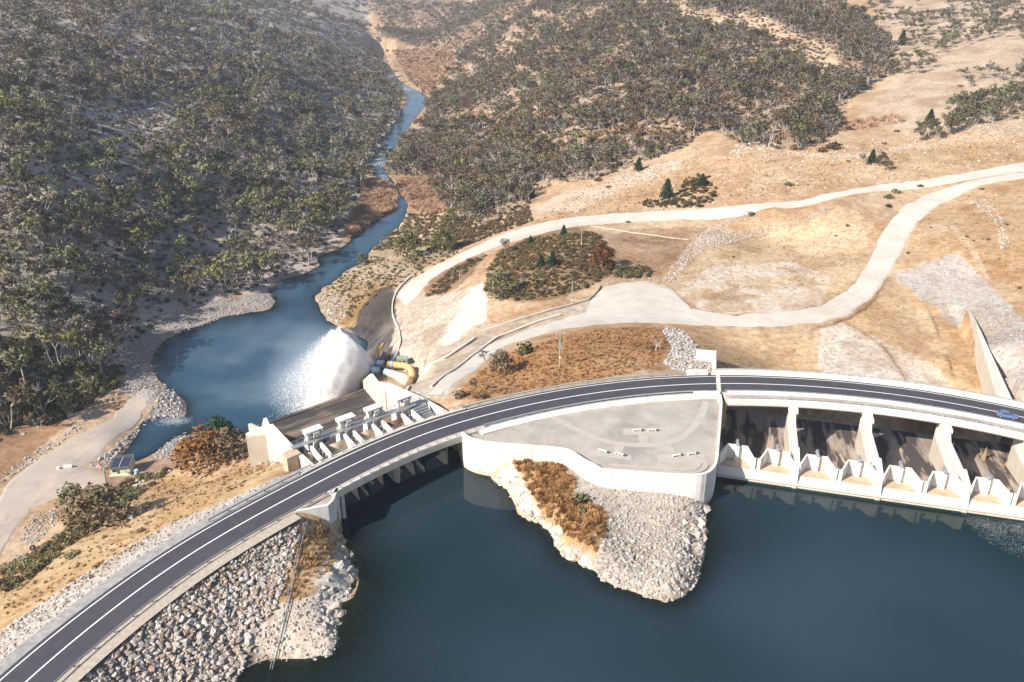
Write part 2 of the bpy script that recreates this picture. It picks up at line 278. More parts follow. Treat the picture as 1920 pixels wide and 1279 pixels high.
class MB:
    """collects boxes, prisms, tubes and walls; build() links them as ONE mesh object (world coordinates unless an origin is given)"""
    def __init__(s): s.v = []; s.f = []; s.m = []
    def add(s, V, F, m=0):
        n = len(s.v); s.v += [tuple(map(float, p)) for p in V]; s.f += [tuple(i + n for i in f) for f in F]; s.m += [m] * len(F); return s
    def box(s, c, size, rz=0.0, m=0, rx=0.0):
        R = Matrix.Rotation(rz, 3, 'Z') @ Matrix.Rotation(rx, 3, 'X'); V = []
        for x in (-.5, .5):
            for y in (-.5, .5):
                for z in (-.5, .5): V.append(Vector(c) + R @ Vector((x * size[0], y * size[1], z * size[2])))
        return s.add(V, [(0, 1, 3, 2), (4, 6, 7, 5), (0, 4, 5, 1), (2, 3, 7, 6), (0, 2, 6, 4), (1, 5, 7, 3)], m)
    def prism(s, poly, z0, z1, m=0, cap=True):
        """upright prism over a plan outline; z0, z1 numbers or one per corner"""
        n = len(poly); z0 = np.broadcast_to(z0, n); z1 = np.broadcast_to(z1, n)
        a = sum(poly[i][0] * poly[(i + 1) % n][1] - poly[(i + 1) % n][0] * poly[i][1] for i in range(n))
        o = range(n) if a > 0 else range(n - 1, -1, -1)
        V = [(poly[i][0], poly[i][1], z0[i]) for i in o] + [(poly[i][0], poly[i][1], z1[i]) for i in o]
        F = [(i, (i + 1) % n, (i + 1) % n + n, i + n) for i in range(n)]
        if cap: F += [tuple(range(n - 1, -1, -1)), tuple(range(n, 2 * n))]
        return s.add(V, F, m)
    def side(s, prof, p0, p1, m=0):
        """a profile (distance, z) in the vertical plane p0 -> direction, swept from p0 to p1 (plan points give the sweep axis); profile axis is to the left of it"""
        p0 = np.array(p0, float); p1 = np.array(p1, float); d = p1 - p0; d = d / np.hypot(*d); nrm = np.array([-d[1], d[0]]); n = len(prof)
        V = [(*(p0 + nrm * q[0]), q[1]) for q in prof] + [(*(p1 + nrm * q[0]), q[1]) for q in prof]
        F = [(i, i + n, (i + 1) % n + n, (i + 1) % n) for i in range(n)] + [tuple(range(n)), tuple(range(2 * n - 1, n - 1, -1))]
        return s.add(V, F, m)
    def wall(s, line, th, zt, zb, m=0):
        """wall along a plan polyline, th thick to the left of it, tops zt and bottoms zb (numbers or per point)"""
        L = np.asarray(line, float); n = len(L); zt = np.broadcast_to(zt, n); zb = np.broadcast_to(zb, n)
        d = np.gradient(L, axis=0); d /= np.hypot(*d.T)[:, None] + 1e-9; R = L + np.stack([-d[:, 1], d[:, 0]], -1) * th; V = []
        for i in range(n): V += [(*L[i], zb[i]), (*L[i], zt[i]), (*R[i], zt[i]), (*R[i], zb[i])]
        F = []
        for i in range(n - 1):
            a = 4 * i; b = a + 4; F += [(a, b, b + 1, a + 1), (a + 1, b + 1, b + 2, a + 2), (a + 2, b + 2, b + 3, a + 3), (a + 3, b + 3, b, a)]
        F += [(0, 1, 2, 3), (4 * n - 1, 4 * n - 2, 4 * n - 3, 4 * n - 4)]
        return s.add(V, F, m)
    def tube(s, pts, r, seg=8, m=0, cap=True):
        pts = [Vector(p) for p in pts]; n = len(pts); r = np.broadcast_to(r, n); V = []; F = []
        for i, p in enumerate(pts):
            d = (pts[min(i + 1, n - 1)] - pts[max(i - 1, 0)]).normalized()
            u = d.cross(Vector((0, 0, 1)) if abs(d.z) < .95 else Vector((1, 0, 0))).normalized(); v_ = u.cross(d)
            V += [p + (u * math.cos(2 * math.pi * k_ / seg) + v_ * math.sin(2 * math.pi * k_ / seg)) * r[i] for k_ in range(seg)]
        for i in range(n - 1):
            for k_ in range(seg):
                a = i * seg + k_; b = i * seg + (k_ + 1) % seg; F.append((a, a + seg, b + seg, b))
        if cap: F += [tuple(range(seg)), tuple(range(n * seg - 1, (n - 1) * seg - 1, -1))]
        return s.add(V, F, m)
    def build(s, name, mats, parent=None, loc=None, smooth=False, bevel=0.0):
        mats = mats if isinstance(mats, (list, tuple)) else [mats]
        me = bpy.data.meshes.new(name); V = s.v
        if loc is not None: V = [(p[0] - loc[0], p[1] - loc[1], p[2] - loc[2]) for p in V]
        me.from_pydata(V, [], s.f)
        for m in mats: me.materials.append(m)
        me.polygons.foreach_set('material_index', s.m); me.polygons.foreach_set('use_smooth', [smooth] * len(s.f))
        bm = bmesh.new(); bm.from_mesh(me); bmesh.ops.recalc_face_normals(bm, faces=bm.faces); bm.to_mesh(me); bm.free(); me.update()
        o = bpy.data.objects.new(name, me)
        if loc is not None: o.location = loc
        link(o, parent)
        if parent is not None and loc is None and parent.type == 'EMPTY':
            o.matrix_parent_inverse = Matrix.LocRotScale(parent.location, parent.rotation_euler, parent.scale).inverted()
        if bevel:
            b = o.modifiers.new('bevel', 'BEVEL'); b.width = bevel; b.segments = 1; b.limit_method = 'ANGLE'
        return o

# ------------------------------------------------------------------ materials
def mat(name, c1, c2=None, scale=1.0, rough=.85, bump=0.0, bscale=None, metallic=0.0, spec=.3, stretch=None, contrast=(.35, .65), dirt=None, dscale=.15, attr=None, rnd=None, trans=0.0, rotz=None, band=None, drange=(.48, .72), streak=None, rut=False):
    """noise-mixed colours in object space; dirt = (colour, amount) in large stains; attr = a colour attribute; rnd = list of colours chosen per object"""
    m = bpy.data.materials.new(name); m.use_nodes = True; N = m.node_tree.nodes; L = m.node_tree.links; b = N['Principled BSDF']
    b.inputs['Roughness'].default_value = rough; b.inputs['Metallic'].default_value = metallic; b.inputs['Specular IOR Level'].default_value = spec
    tc = N.new('ShaderNodeTexCoord'); vec = tc.outputs['Object']
    if rotz is not None:
        vr = N.new('ShaderNodeVectorRotate'); vr.rotation_type = 'Z_AXIS'; vr.inputs['Angle'].default_value = rotz; L.new(vec, vr.inputs[0]); vec = vr.outputs[0]
    if stretch:
        mp = N.new('ShaderNodeMapping'); mp.inputs['Scale'].default_value = stretch; L.new(vec, mp.inputs[0]); vec = mp.outputs[0]
    def noise(sc, det=5, src=vec):
        n = N.new('ShaderNodeTexNoise'); n.inputs['Scale'].default_value = sc; n.inputs['Detail'].default_value = det; n.inputs['Roughness'].default_value = .62; L.new(src, n.inputs['Vector']); return n
    def rampof(sock, lo, hi):
        r = N.new('ShaderNodeMapRange'); r.inputs[1].default_value = lo; r.inputs[2].default_value = hi; L.new(sock, r.inputs[0]); return r.outputs[0]
    def mix(f, a, bb, mode='MIX'):
        x = N.new('ShaderNodeMix'); x.data_type = 'RGBA'; x.blend_type = mode
        for s_, v_ in ((x.inputs[0], f), (x.inputs[6], a), (x.inputs[7], bb)):
            if hasattr(v_, 'is_linked') or hasattr(v_, 'links'): L.new(v_, s_)
            elif isinstance(v_, (tuple, list)): s_.default_value = (*v_[:3], 1)
            else: s_.default_value = v_
        return x.outputs[2]
    col = None
    if rnd:
        oi = N.new('ShaderNodeObjectInfo'); cr = N.new('ShaderNodeValToRGB'); cr.color_ramp.interpolation = 'LINEAR'
        e = cr.color_ramp.elements
        while len(e) < len(rnd): e.new(.5)
        for i, c in enumerate(rnd): e[i].position = i / (len(rnd) - 1); e[i].color = (*c, 1)
        L.new(oi.outputs['Random'], cr.inputs[0]); col = cr.outputs[0]
    if attr:
        a = N.new('ShaderNodeAttribute'); a.attribute_name = attr; col = a.outputs['Color']
    n1 = noise(scale)
    f1 = rampof(n1.outputs[0], *contrast)
    if col is None: col = mix(f1, c1, c2 or c1)
    elif c2: col = mix(f1, col, mix(1.0, col, c2, 'MULTIPLY'))
    if dirt:
        n2 = noise(dscale, 6, vec if rotz is not None else tc.outputs['Object']); f2 = rampof(n2.outputs[0], *drange); mm = N.new('ShaderNodeMath'); mm.operation = 'MULTIPLY'; mm.inputs[1].default_value = dirt[1]
        L.new(f2, mm.inputs[0]); col = mix(mm.outputs[0], col, dirt[0])
    if streak:      # run-off streaks down the face
        ms_ = N.new('ShaderNodeMapping'); ms_.inputs['Scale'].default_value = (1, 1, .05); L.new(tc.outputs['Object'], ms_.inputs[0]); ns = noise(streak[1], 4, ms_.outputs[0]); fs = rampof(ns.outputs[0], .5, .72)
        mk = N.new('ShaderNodeMath'); mk.operation = 'MULTIPLY'; mk.inputs[1].default_value = streak[2]; L.new(fs, mk.inputs[0]); col = mix(mk.outputs[0], col, streak[0])
    if band:        # stain left by the water between two levels
        sx = N.new('ShaderNodeSeparateXYZ'); L.new(tc.outputs['Object'], sx.inputs[0]); nb_ = noise(.8, 4); ad = N.new('ShaderNodeMath'); ad.operation = 'ADD'; L.new(sx.outputs[2], ad.inputs[0]); L.new(nb_.outputs[0], ad.inputs[1])
        f_ = rampof(ad.outputs[0], band[0] + .5, band[1] + .5); mk2 = N.new('ShaderNodeMath'); mk2.operation = 'MULTIPLY'; mk2.inputs[1].default_value = band[3]; L.new(f_, mk2.inputs[0]); col = mix(mk2.outputs[0], col, band[2])
    if rut:
        ar = N.new('ShaderNodeAttribute'); ar.attribute_name = 'rut'; nr_ = noise(.5, 4); mk3 = N.new('ShaderNodeMath'); mk3.operation = 'MULTIPLY'; L.new(ar.outputs['Fac'], mk3.inputs[0]); fr_ = rampof(nr_.outputs[0], .25, .6); L.new(fr_, mk3.inputs[1]); col = mix(mk3.outputs[0], col, (.42, .365, .30))
    L.new(col, b.inputs['Base Color'])
    if bump:
        nb = noise(bscale or scale * 3, 4); bp = N.new('ShaderNodeBump'); bp.inputs['Strength'].default_value = min(1, bump); bp.inputs['Distance'].default_value = max(bump, .1)
        L.new(nb.outputs[0], bp.inputs['Height']); L.new(bp.outputs[0], b.inputs['Normal'])
    if trans:
        t = N.new('ShaderNodeBsdfTranslucent'); L.new(col, t.inputs[0]); ms = N.new('ShaderNodeMixShader'); ms.inputs[0].default_value = trans
        L.new(b.outputs[0], ms.inputs[1]); L.new(t.outputs[0], ms.inputs[2]); L.new(ms.outputs[0], N['Material Output'].inputs[0])
    return m
M = {}
M['concrete'] = mat('pale_concrete', (.60, .55, .47), (.52, .47, .39), .35, .9, .05, 6, dirt=((.36, .31, .25), .45), dscale=.22)
M['white_concrete'] = mat('white_concrete', (.70, .665, .605), (.63, .59, .525), .3, .9, .04, 5, dirt=((.43, .37, .29), .45), dscale=.3, streak=((.40, .35, .29), .55, .38), band=(-6.7, -7.3, (.36, .30, .22), .6))
M['plaza'] = mat('plaza_concrete', (.40, .365, .315), (.315, .285, .245), .16, .95, .05, 5, dirt=((.19, .17, .145), .8), dscale=.09)
M['plaza_path'] = mat('path_concrete', (.42, .38, .33), (.37, .335, .29), .5, .95)
M['access'] = mat('worn_access_concrete', (.54, .505, .45), (.46, .42, .37), .12, .95, .05, 6, dirt=((.34, .30, .25), .6), dscale=.09, rut=True)
M['asphalt'] = mat('asphalt', (.047, .045, .056), (.060, .057, .066), .5, .85, .03, 25, dirt=((.085, .08, .085), .35), dscale=.06)
M['white_paint'] = mat('white_road_paint', (.80, .80, .78), (.70, .70, .68), 2, .7)
M['shoulder'] = mat('gravel_shoulder', (.44, .38, .31), (.33, .28, .225), 1.2, .95, .15, 8)
M['grey_shoulder'] = mat('grey_gravel_shoulder', (.37, .35, .33), (.25, .235, .23), 1.0, .95, .15, 8, dirt=((.15, .14, .145), .5), dscale=.4)
M['gravel_road'] = mat('white_gravel_road', (.535, .50, .445), (.46, .42, .365), .12, .95, .06, 6, dirt=((.40, .345, .275), .6), dscale=.07, rut=True)
M['toe_road'] = mat('brown_gravel_road', (.42, .36, .31), (.34, .285, .24), .10, .95, .08, 6, dirt=((.25, .195, .16), .6), dscale=.12, rut=True)
M['steel'] = mat('galvanised_steel', (.50, .51, .52), (.42, .43, .44), 2, .45, metallic=.6)
M['dark_steel'] = mat('dark_steel', (.10, .10, .11), (.15, .14, .14), 2, .6, metallic=.4)
M['timber'] = mat('weathered_timber', (.36, .32, .25), (.28, .25, .19), 2, .9)
M['chute'] = mat('stained_shaded_chute_concrete', (.27, .21, .155), (.15, .115, .09), .25, .8, .05, 4, stretch=(.22, 1, .4), rotz=-.70, dirt=((.045, .038, .04), .94), dscale=.2, drange=(.40, .54))  # stains, darkened further with the side wall's shadow put into the colour
M['pit'] = mat('stained_spillway_concrete', (.40, .335, .275), (.27, .215, .175), .32, .8, .05, 4, dirt=((.055, .045, .042), .95), dscale=.34, contrast=(.4, .6), rotz=.26, stretch=(1, .16, .3), drange=(.44, .53))
M['rust'] = mat('rusty_red_steel', (.26, .12, .065), (.17, .075, .045), .6, .8, .03, 5)
M['tan_steel'] = mat('tan_gate_steel', (.50, .40, .29), (.42, .32, .22), .6, .8, .03, 5, dirt=((.27, .19, .13), .5), dscale=.4)
M['yellow'] = mat('yellow_paint', (.72, .40, .03), (.62, .33, .03), 1.5, .5)
M['blue'] = mat('pale_blue_paint', (.30, .52, .68), (.40, .58, .70), 1.0, .5)
M['pipe'] = mat('rust_stained_white_pipe', (.74, .66, .54), (.66, .52, .36), .8, .6, dirt=((.60, .27, .07), .9), dscale=.55)
M['pipe_rust'] = mat('orange_rusted_pipe', (.66, .40, .16), (.60, .30, .09), .9, .7, dirt=((.76, .66, .52), .7), dscale=.9)
M['green'] = mat('faded_green_paint', (.30, .36, .26), (.25, .31, .22), 1.0, .7)
M['solar'] = mat('dark_blue_roof', (.028, .03, .065), (.045, .045, .085), 1, .3)
M['cream'] = mat('cream_render', (.62, .60, .40), (.55, .52, .35), 1, .8)
M['glass'] = mat('dark_window_glass', (.03, .035, .04), (.05, .05, .06), 1, .15)
M['pink'] = mat('pink_sign_paint', (.62, .28, .27), (.55, .24, .22), 1, .7)
M['rubber'] = mat('black_rubber', (.02, .02, .02), (.03, .03, .03), 3, .8)
M['car'] = mat('blue_grey_car_paint', (.10, .15, .26), (.11, .16, .27), 1, .3, spec=.6)
M['stone'] = mat('granite_stone', (.5, .5, .5), (.72, .68, .62), 1.6, .9, .1, 4, rnd=[(0.425, 0.389, 0.354), (0.519, 0.484, 0.454), (0.319, 0.224, 0.159), (0.555, 0.519, 0.484), (0.389, 0.277, 0.189), (0.472, 0.443, 0.419), (0.277, 0.189, 0.124), (0.543, 0.507, 0.472), (0.354, 0.319, 0.295)])
M['white_stone'] = mat('pale_granite_stone', (.5, .5, .5), (.78, .75, .70), 1.6, .9, .1, 4, rnd=[(.40, .37, .34), (.46, .43, .40), (.31, .255, .205), (.48, .45, .42), (.36, .335, .31), (.42, .38, .33), (.25, .22, .195)])
M['grey_stone'] = mat('grey_granite_stone', (.5, .5, .5), (.70, .68, .66), 1.8, .9, .1, 4, rnd=[(.34, .33, .33), (.45, .43, .41), (.27, .255, .25), (.50, .47, .44), (.38, .33, .29)])
M['rock'] = mat('pale_bedrock', (.45, .41, .36), (.33, .285, .24), .5, .95, .4, 1.6, dirt=((.45, .31, .18), .6), dscale=.22)
M['bark'] = mat('pale_gum_bark', (.40, .36, .31), (.26, .22, .19), 1.2, .9)
M['dead'] = mat('bleached_dead_wood', (.50, .46, .42), (.38, .34, .31), 1.0, .9)
def leafmat(name, cols, tr=.18): return mat(name, (1, 1, 1), (.55, .58, .5), .55, .75, rnd=cols, trans=tr, spec=.2, contrast=(.3, .6))
LEAF = {'rust': leafmat('rust_brown_leaves', [(.28, .175, .10), (.225, .145, .09), (.32, .195, .11)]), 'olive': leafmat('olive_leaves', [(0.245, 0.240, 0.125), (0.300, 0.285, 0.150), (0.200, 0.208, 0.112)]),
        'gold': leafmat('yellow_green_leaves', [(0.310, 0.280, 0.100), (0.290, 0.250, 0.095), (0.210, 0.195, 0.080)]),
        'brown': leafmat('brown_olive_leaves', [(0.250, 0.180, 0.115), (0.210, 0.155, 0.100), (0.290, 0.200, 0.125)]),
        'grey': leafmat('grey_leaves', [(0.286, 0.240, 0.200), (0.343, 0.283, 0.240), (0.237, 0.208, 0.175)]),
        'dark': leafmat('dark_green_leaves', [(0.085, 0.088, 0.037), (0.112, 0.108, 0.043), (0.139, 0.118, 0.047)]),
        'pine': leafmat('pine_needles', [(0.035, 0.088, 0.035), (0.047, 0.109, 0.041)]),
        'russet': leafmat('russet_leaves', [(0.280, 0.089, 0.039), (0.229, 0.083, 0.039)]),
        'orange': leafmat('orange_leaves', [(0.403, 0.176, 0.049), (0.325, 0.150, 0.047)]),
        'scrub': leafmat('scrub_leaves', [(0.217, 0.140, 0.062), (0.165, 0.127, 0.056), (0.283, 0.171, 0.074), (0.136, 0.109, 0.053)])}
M['reed'] = mat('dry_reeds', (1, 1, 1), (.7, .68, .62), .8, .9, rnd=[(.40, .25, .165), (.46, .295, .20), (.36, .215, .125)])
M['rust_grass'] = mat('rusty_dry_grass', (1, 1, 1), (.7, .65, .55), .8, .9, rnd=[(.40, .215, .085), (.34, .175, .065), (.44, .26, .12)])
M['straw'] = mat('dry_straw_grass', (1, 1, 1), (.7, .65, .55), .8, .9, rnd=[(.46, .30, .13), (.40, .235, .09), (.52, .36, .19)])
M['spray'] = mat('white_water_spray', (.96, .965, .97), (.94, .95, .96), .3, .9, trans=.5, spec=.1)
M['sheet_spray'] = mat('streaky_white_water', (.97, .975, .98), (.88, .91, .94), .5, .9, trans=.5, spec=.1)
M['foam'] = mat('white_foam', (.55, .60, .66), (.42, .48, .55), 1.5, .8)

# ------------------------------------------------------------------ ground: one sheet, coloured by what covers it
def build_ground():
    J = PXX + (fbm(TX / 4, TY / 4, 21) - .5) * np.clip(5200 / (TY + 60), 3, 26); K = PYY + (fbm(TX / 4, TY / 4, 22) - .5) * np.clip(3000 / (TY + 60), 2, 16)
    def z(poly): return inpoly(J, K, poly)
    C = np.empty(TX.shape + (3,)); n1 = fbm(TX / 14, TY / 14, 31)[..., None]; n2 = fbm(TX / 3, TY / 3, 32)[..., None]; n3 = fbm(TX / 45, TY / 45, 33)[..., None]
    def lerp(a, b, t): return np.array(a) * (1 - t) + np.array(b) * t
    st = lambda v, a, b: np.clip((v - a) / (b - a), 0, 1)
    C[:] = lerp((.46, .32, .185), (.40, .245, .125), st(n1, .35, .65)); C[:] = lerp(0, 1, 1) * 0 + C * (1 - .25 * st(n3, .5, .7)) + np.array((.50, .40, .28)) * (.25 * st(n3, .5, .7))
    def put(poly, a, b=None, t=n1, lo=.35, hi=.65, amt=1.0):
        k_ = z(poly)[..., None] * amt; c_ = lerp(a, b if b is not None else a, st(t, lo, hi)); C[:] = C * (1 - k_) + c_ * k_
    put(LEFTHILL, (.42, .37, .34), (.31, .265, .235)); 
    k_ = (z(LEFTHILL)[..., None]) * st(n2, .58, .70) * st(n3, .42, .6); C[:] = C * (1 - k_ * .8) + np.array((.33, .275, .235)) * k_ * .8
    put(RIGHTWOOD, (.33, .225, .14), (.235, .15, .088)); k_ = z(RIGHTWOOD)[..., None] * st(n2, .56, .72); C[:] = C * (1 - k_ * .6) + np.array((.45, .36, .27)) * k_ * .6
    put([(720,545),(800,500),(900,445),(840,430),(700,470),(600,540),(590,580),(640,612),(700,590)], (.37, .30, .20), (.30, .22, .12))
    put([(640,612),(660,560),(720,530),(742,540),(700,560),(665,610)], (.33, .19, .06), (.27, .17, .06))
    put([(738,535),(742,580),(752,650),(715,705),(680,660),(660,625),(672,585),(700,548)], (.060, .052, .050), (.085, .07, .062))  # here and below: wet rock with the pit's shade painted into its colour
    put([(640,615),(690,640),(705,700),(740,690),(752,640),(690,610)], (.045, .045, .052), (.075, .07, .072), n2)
    # valve yard, rough concrete apron
    put([(742,545),(770,515),(800,555),(870,545),(905,530),(915,560),(915,600),(870,640),(790,690),(745,705),(715,705),(742,660),(748,610)], (.47, .41, .34), (.36, .30, .235), n2)
    put([(880,545),(903,532),(913,560),(912,600),(890,615),(840,660),(825,640),(850,600)], (.66, .60, .52), (.56, .49, .41), n2)
    put([(748,545),(760,640),(755,690),(720,700),(735,650),(742,600)], (.44, .375, .32), (.37, .30, .25))
    put([(735,750),(760,705),(890,612),(960,596),(1108,562),(1118,590),(960,640),(900,668),(835,748)], (.46, .405, .335), (.40, .32, .235))
    put([(905,545),(930,470),(1000,440),(1080,425),(1130,450),(1160,480),(1215,500),(1140,520),(1100,540),(1060,555),(980,570)], (.30, .185, .095), (.24, .14, .065))
    put([(795,555),(800,520),(860,480),(915,460),(905,490),(860,540),(830,555)], (.28, .17, .09), (.22, .13, .065))
    put([(845,745),(905,690),(960,660),(1100,615),(1250,612),(1262,640),(1240,690),(1200,695),(1040,730),(900,752)], (.42, .235, .095), (.35, .180, .065))
    put([(1130,455),(1180,430),(1330,425),(1270,480),(1240,520),(1150,500)], (.37, .235, .135), (.30, .18, .09))
    put([(1265,545),(1300,490),(1330,470),(1450,440),(1570,390),(1612,400),(1628,460),(1600,530),(1540,570),(1450,588),(1330,588)], (.50, .365, .215), (.47, .325, .175))
    k_ = z([(1265,550),(1330,500),(1480,490),(1560,520),(1540,572),(1450,590),(1330,590)])[..., None] * st(n1, .30, .55); C[:] = C * (1 - k_ * .75) + np.array((.55, .49, .42)) * k_ * .75
    k_ = z([(1265,550),(1330,520),(1480,500),(1560,520),(1540,572),(1450,590),(1330,590)])[..., None] * st(fbm(TX / 9, TY / 9, 41)[..., None], .62, .7); C[:] = C * (1 - k_ * .7) + np.array((.36, .245, .13)) * k_ * .7
    # apron below the spillway bridge
    put([(1340,700),(1340,630),(1440,618),(1540,612),(1600,596),(1650,560),(1690,530),(1812,600),(1870,760),(1600,720)], (.52, .36, .195), (.47, .30, .145))
    put([(1535,615),(1585,606),(1640,630),(1700,660),(1760,690),(1790,730),(1700,725),(1600,712),(1538,700)], (.55, .49, .42), (.50, .385, .265), n1, .4, .7)
    dl = polydist(J, K, [(1660,520),(1640,562),(1590,600),(1540,614),(1520,616)]); k_ = (np.clip(1 - dl / 5, 0, 1))[..., None]; C[:] = C * (1 - k_) + np.array((.20, .10, .035)) * k_
    dl = polydist(PXX, PYY, [(1585,604),(1620,624),(1660,655),(1685,690),(1700,716)]); k_ = (np.clip(1.4 - dl / 2.6, 0, 1))[..., None] * .8; C[:] = C * (1 - k_) + np.array((.26, .145, .065)) * k_
    dl = polydist(PXX, PYY, [(1530,622),(1534,660),(1537,700)]); k_ = (np.clip(1.3 - dl / 2.2, 0, 1))[..., None] * .5; C[:] = C * (1 - k_) + np.array((.60, .55, .48)) * k_
    put([(1672,515),(1720,500),(1800,476),(1850,530),(1920,600),(1940,760),(1893,752),(1815,578),(1800,600),(1740,570)], (.43, .395, .36), (.36, .325, .30), n2)
    put([(1700,470),(1730,400),(1790,370),(1920,330),(1960,560),(1880,540),(1800,470),(1690,505)], (.44, .29, .15), (.37, .225, .105))
    put([(1690,-300),(1660,60),(1690,130),(1640,180),(1600,230),(1960,260),(1960,-300)], (.46, .36, .26), (.40, .30, .20))
    put([(1230,-60),(1300,25),(1420,30),(1560,90),(1590,150),(1560,140),(1480,100),(1400,60),(1280,45),(1215,-40)], (.50, .37, .24), (.46, .33, .2))
    put([(1480,118),(1530,108),(1600,135),(1590,150),(1540,148)], (.48, .34, .2))
    put([(1000,395),(1030,372),(1090,355),(1140,338),(1205,316),(1280,300),(1275,318),(1200,342),(1130,372),(1080,398)], (.50, .42, .32), (.44, .34, .24), n2)
    dl = polydist(PXX, PYY, [(1480,285),(1520,291),(1580,292),(1640,288),(1720,270)]); k_ = (np.clip(1.4 - dl / 4, 0, 1))[..., None] * .8; C[:] = C * (1 - k_) + np.array((.54, .44, .33)) * k_
    dl = polydist(PXX, PYY, [(1745,425),(1790,430),(1825,470),(1850,520)]); k_ = (np.clip(1.4 - dl / 6, 0, 1))[..., None] * .6; C[:] = C * (1 - k_) + np.array((.52, .41, .30)) * k_
    dl = polydist(PXX, PYY, [(1350,5),(1420,12),(1390,28),(1330,45)]); k_ = (np.clip(1.4 - dl / 3, 0, 1))[..., None] * .8; C[:] = C * (1 - k_) + np.array((.58, .48, .36)) * k_
    # upper valley flats, reed banks
    put([(728,95),(800,90),(858,100),(858,130),(800,180),(765,150),(735,120)], (.40, .275, .16), (.36, .22, .12)); put([(640,450),(690,335),(765,330),(840,335),(845,400),(780,400),(720,420)], (.36, .22, .14), (.32, .20, .12))
    # beaches and toe of the dam
    put([(225,730),(235,650),(300,600),(400,562),(512,548),(515,572),(400,612),(320,650),(290,700),(305,740),(270,770)], (.30, .27, .25), (.24, .21, .195), n2)
    put([(200,905),(240,850),(330,690),(370,760),(360,860),(300,890)], (.27, .25, .235), (.22, .20, .19), n2)
    put([(140,905),(300,850),(350,860),(340,890),(250,915),(160,925)], (.36, .235, .165), (.31, .195, .13))
    put([(-60,800),(60,770),(130,790),(30,880),(-60,930)], (.36, .20, .095), (.28, .15, .075))
    # downstream face of the dam
    put([(-200,1300),(-100,1180),(120,1000),(250,900),(330,880),(430,845),(545,830),(560,870),(440,930),(300,1010),(150,1110),(0,1200)], (.47, .33, .17), (.42, .27, .12))
    put([(330,885),(430,845),(548,830),(555,860),(470,890),(400,900)], (.44, .29, .16), (.36, .22, .12))
    wd_ = np.interp(ph_, [136, 139, 146, 160, 190], [8, 9.5, 17.5, 19.5, 20]); k_ = ((off_ > 5) & (off_ < wd_ + (n1[..., 0] - .5) * 3) & (ph_ > 137) & (ph_ < PH_L + 3))[..., None]; C[:] = C * (1 - k_) + lerp((.50, .47, .435), (.42, .385, .345), st(n2, .35, .65)) * k_
    # upstream peninsulas
    put([(40,1300),(560,965),(650,1000),(660,1060),(640,1130),(620,1240),(420,1300)], (.26, .21, .17), (.19, .15, .12), n2)
    put([(555,975),(600,960),(640,1005),(640,1070),(600,1090),(580,1150),(520,1130),(545,1060)], (.50, .345, .185), (.43, .265, .12))
    put([(470,1200),(520,1140),(600,1110),(640,1160),(630,1240),(480,1250)], (.54, .475, .40), (.47, .40, .32), n2)
    put([(590,1080),(640,1010),(668,1050),(655,1110),(640,1170),(600,1160)], (.60, .555, .50), (.50, .45, .39), n2)
    put([(920,905),(950,868),(1052,862),(1100,880),(1340,930),(1330,1110),(1260,1140),(1130,1110),(1040,1050)], (.42, .375, .33), (.34, .30, .265), n2)
    put([(960,862),(1052,860),(1078,900),(1085,930),(1135,960),(1135,1000),(1115,1040),(1070,1030),(1030,1000),(985,930),(975,890)], (.47, .30, .13), (.40, .225, .08), n2)
    put([(920,905),(950,880),(985,905),(1010,960),(1060,1000),(1050,1015),(1080,1050),(1115,1065),(1110,1082),(1030,1048),(975,975)], (.61, .56, .50), (.50, .44, .38), n2)
    # under water: weedy brown shelf
    lum_ = (C @ np.array((.3, .55, .15)))[..., None]; C[:] = C * .80 + lum_ * np.array((.225, .200, .178))
    # drowned ground, brown-green
    uw = ((TZ < -8.25) & (TY < 165) & ((off_ < -3))); C[uw] = (np.array((.25, .22, .075)) * (.7 + .6 * n1))[uw]
    tw = (TZ < -48.15); C[tw] = (np.array((.12, .13, .09)) * (.7 + .6 * n1))[tw]
    brn = st(fbm(TX / 10, TY / 10, 71)[..., None], .54, .64) * .5 * (1 - z(LEFTHILL)[..., None]); C[:] = C * (1 - brn) + C * np.array((.66, .56, .46)) * brn
    pal = st(fbm(TX / 17, TY / 12, 72)[..., None], .56, .68) * .35; C[:] = C * (1 - pal) + (C * .6 + np.array((.22, .19, .15))) * pal
    C[:] *= (.80 + .40 * n2)
    V = np.stack([TX, TY, TZ], -1).reshape(-1, 3); ny, nx = TX.shape; i = np.arange(ny * nx).reshape(ny, nx)
    F = np.stack([i[:-1, :-1], i[:-1, 1:], i[1:, 1:], i[1:, :-1]], -1).reshape(-1, 4)
    gm = mat('ground_cover', (1, 1, 1), (.60, .54, .47), .55, .95, .35, 1.3, attr='cover', spec=.1, contrast=(.42, .74))
    me = mesh_np('ground', V, F, [gm], smooth=True); a = me.attributes.new('cover', 'FLOAT_COLOR', 'POINT')
    a.data.foreach_set('color', np.concatenate([C.reshape(-1, 3), np.ones((ny * nx, 1))], 1).astype(np.float32).ravel())
    o = link(bpy.data.objects.new('ground', me)); tag(o, 'dry tan and brown ground of the valley, hills and terraces', None, None, 'structure'); return o
build_ground()

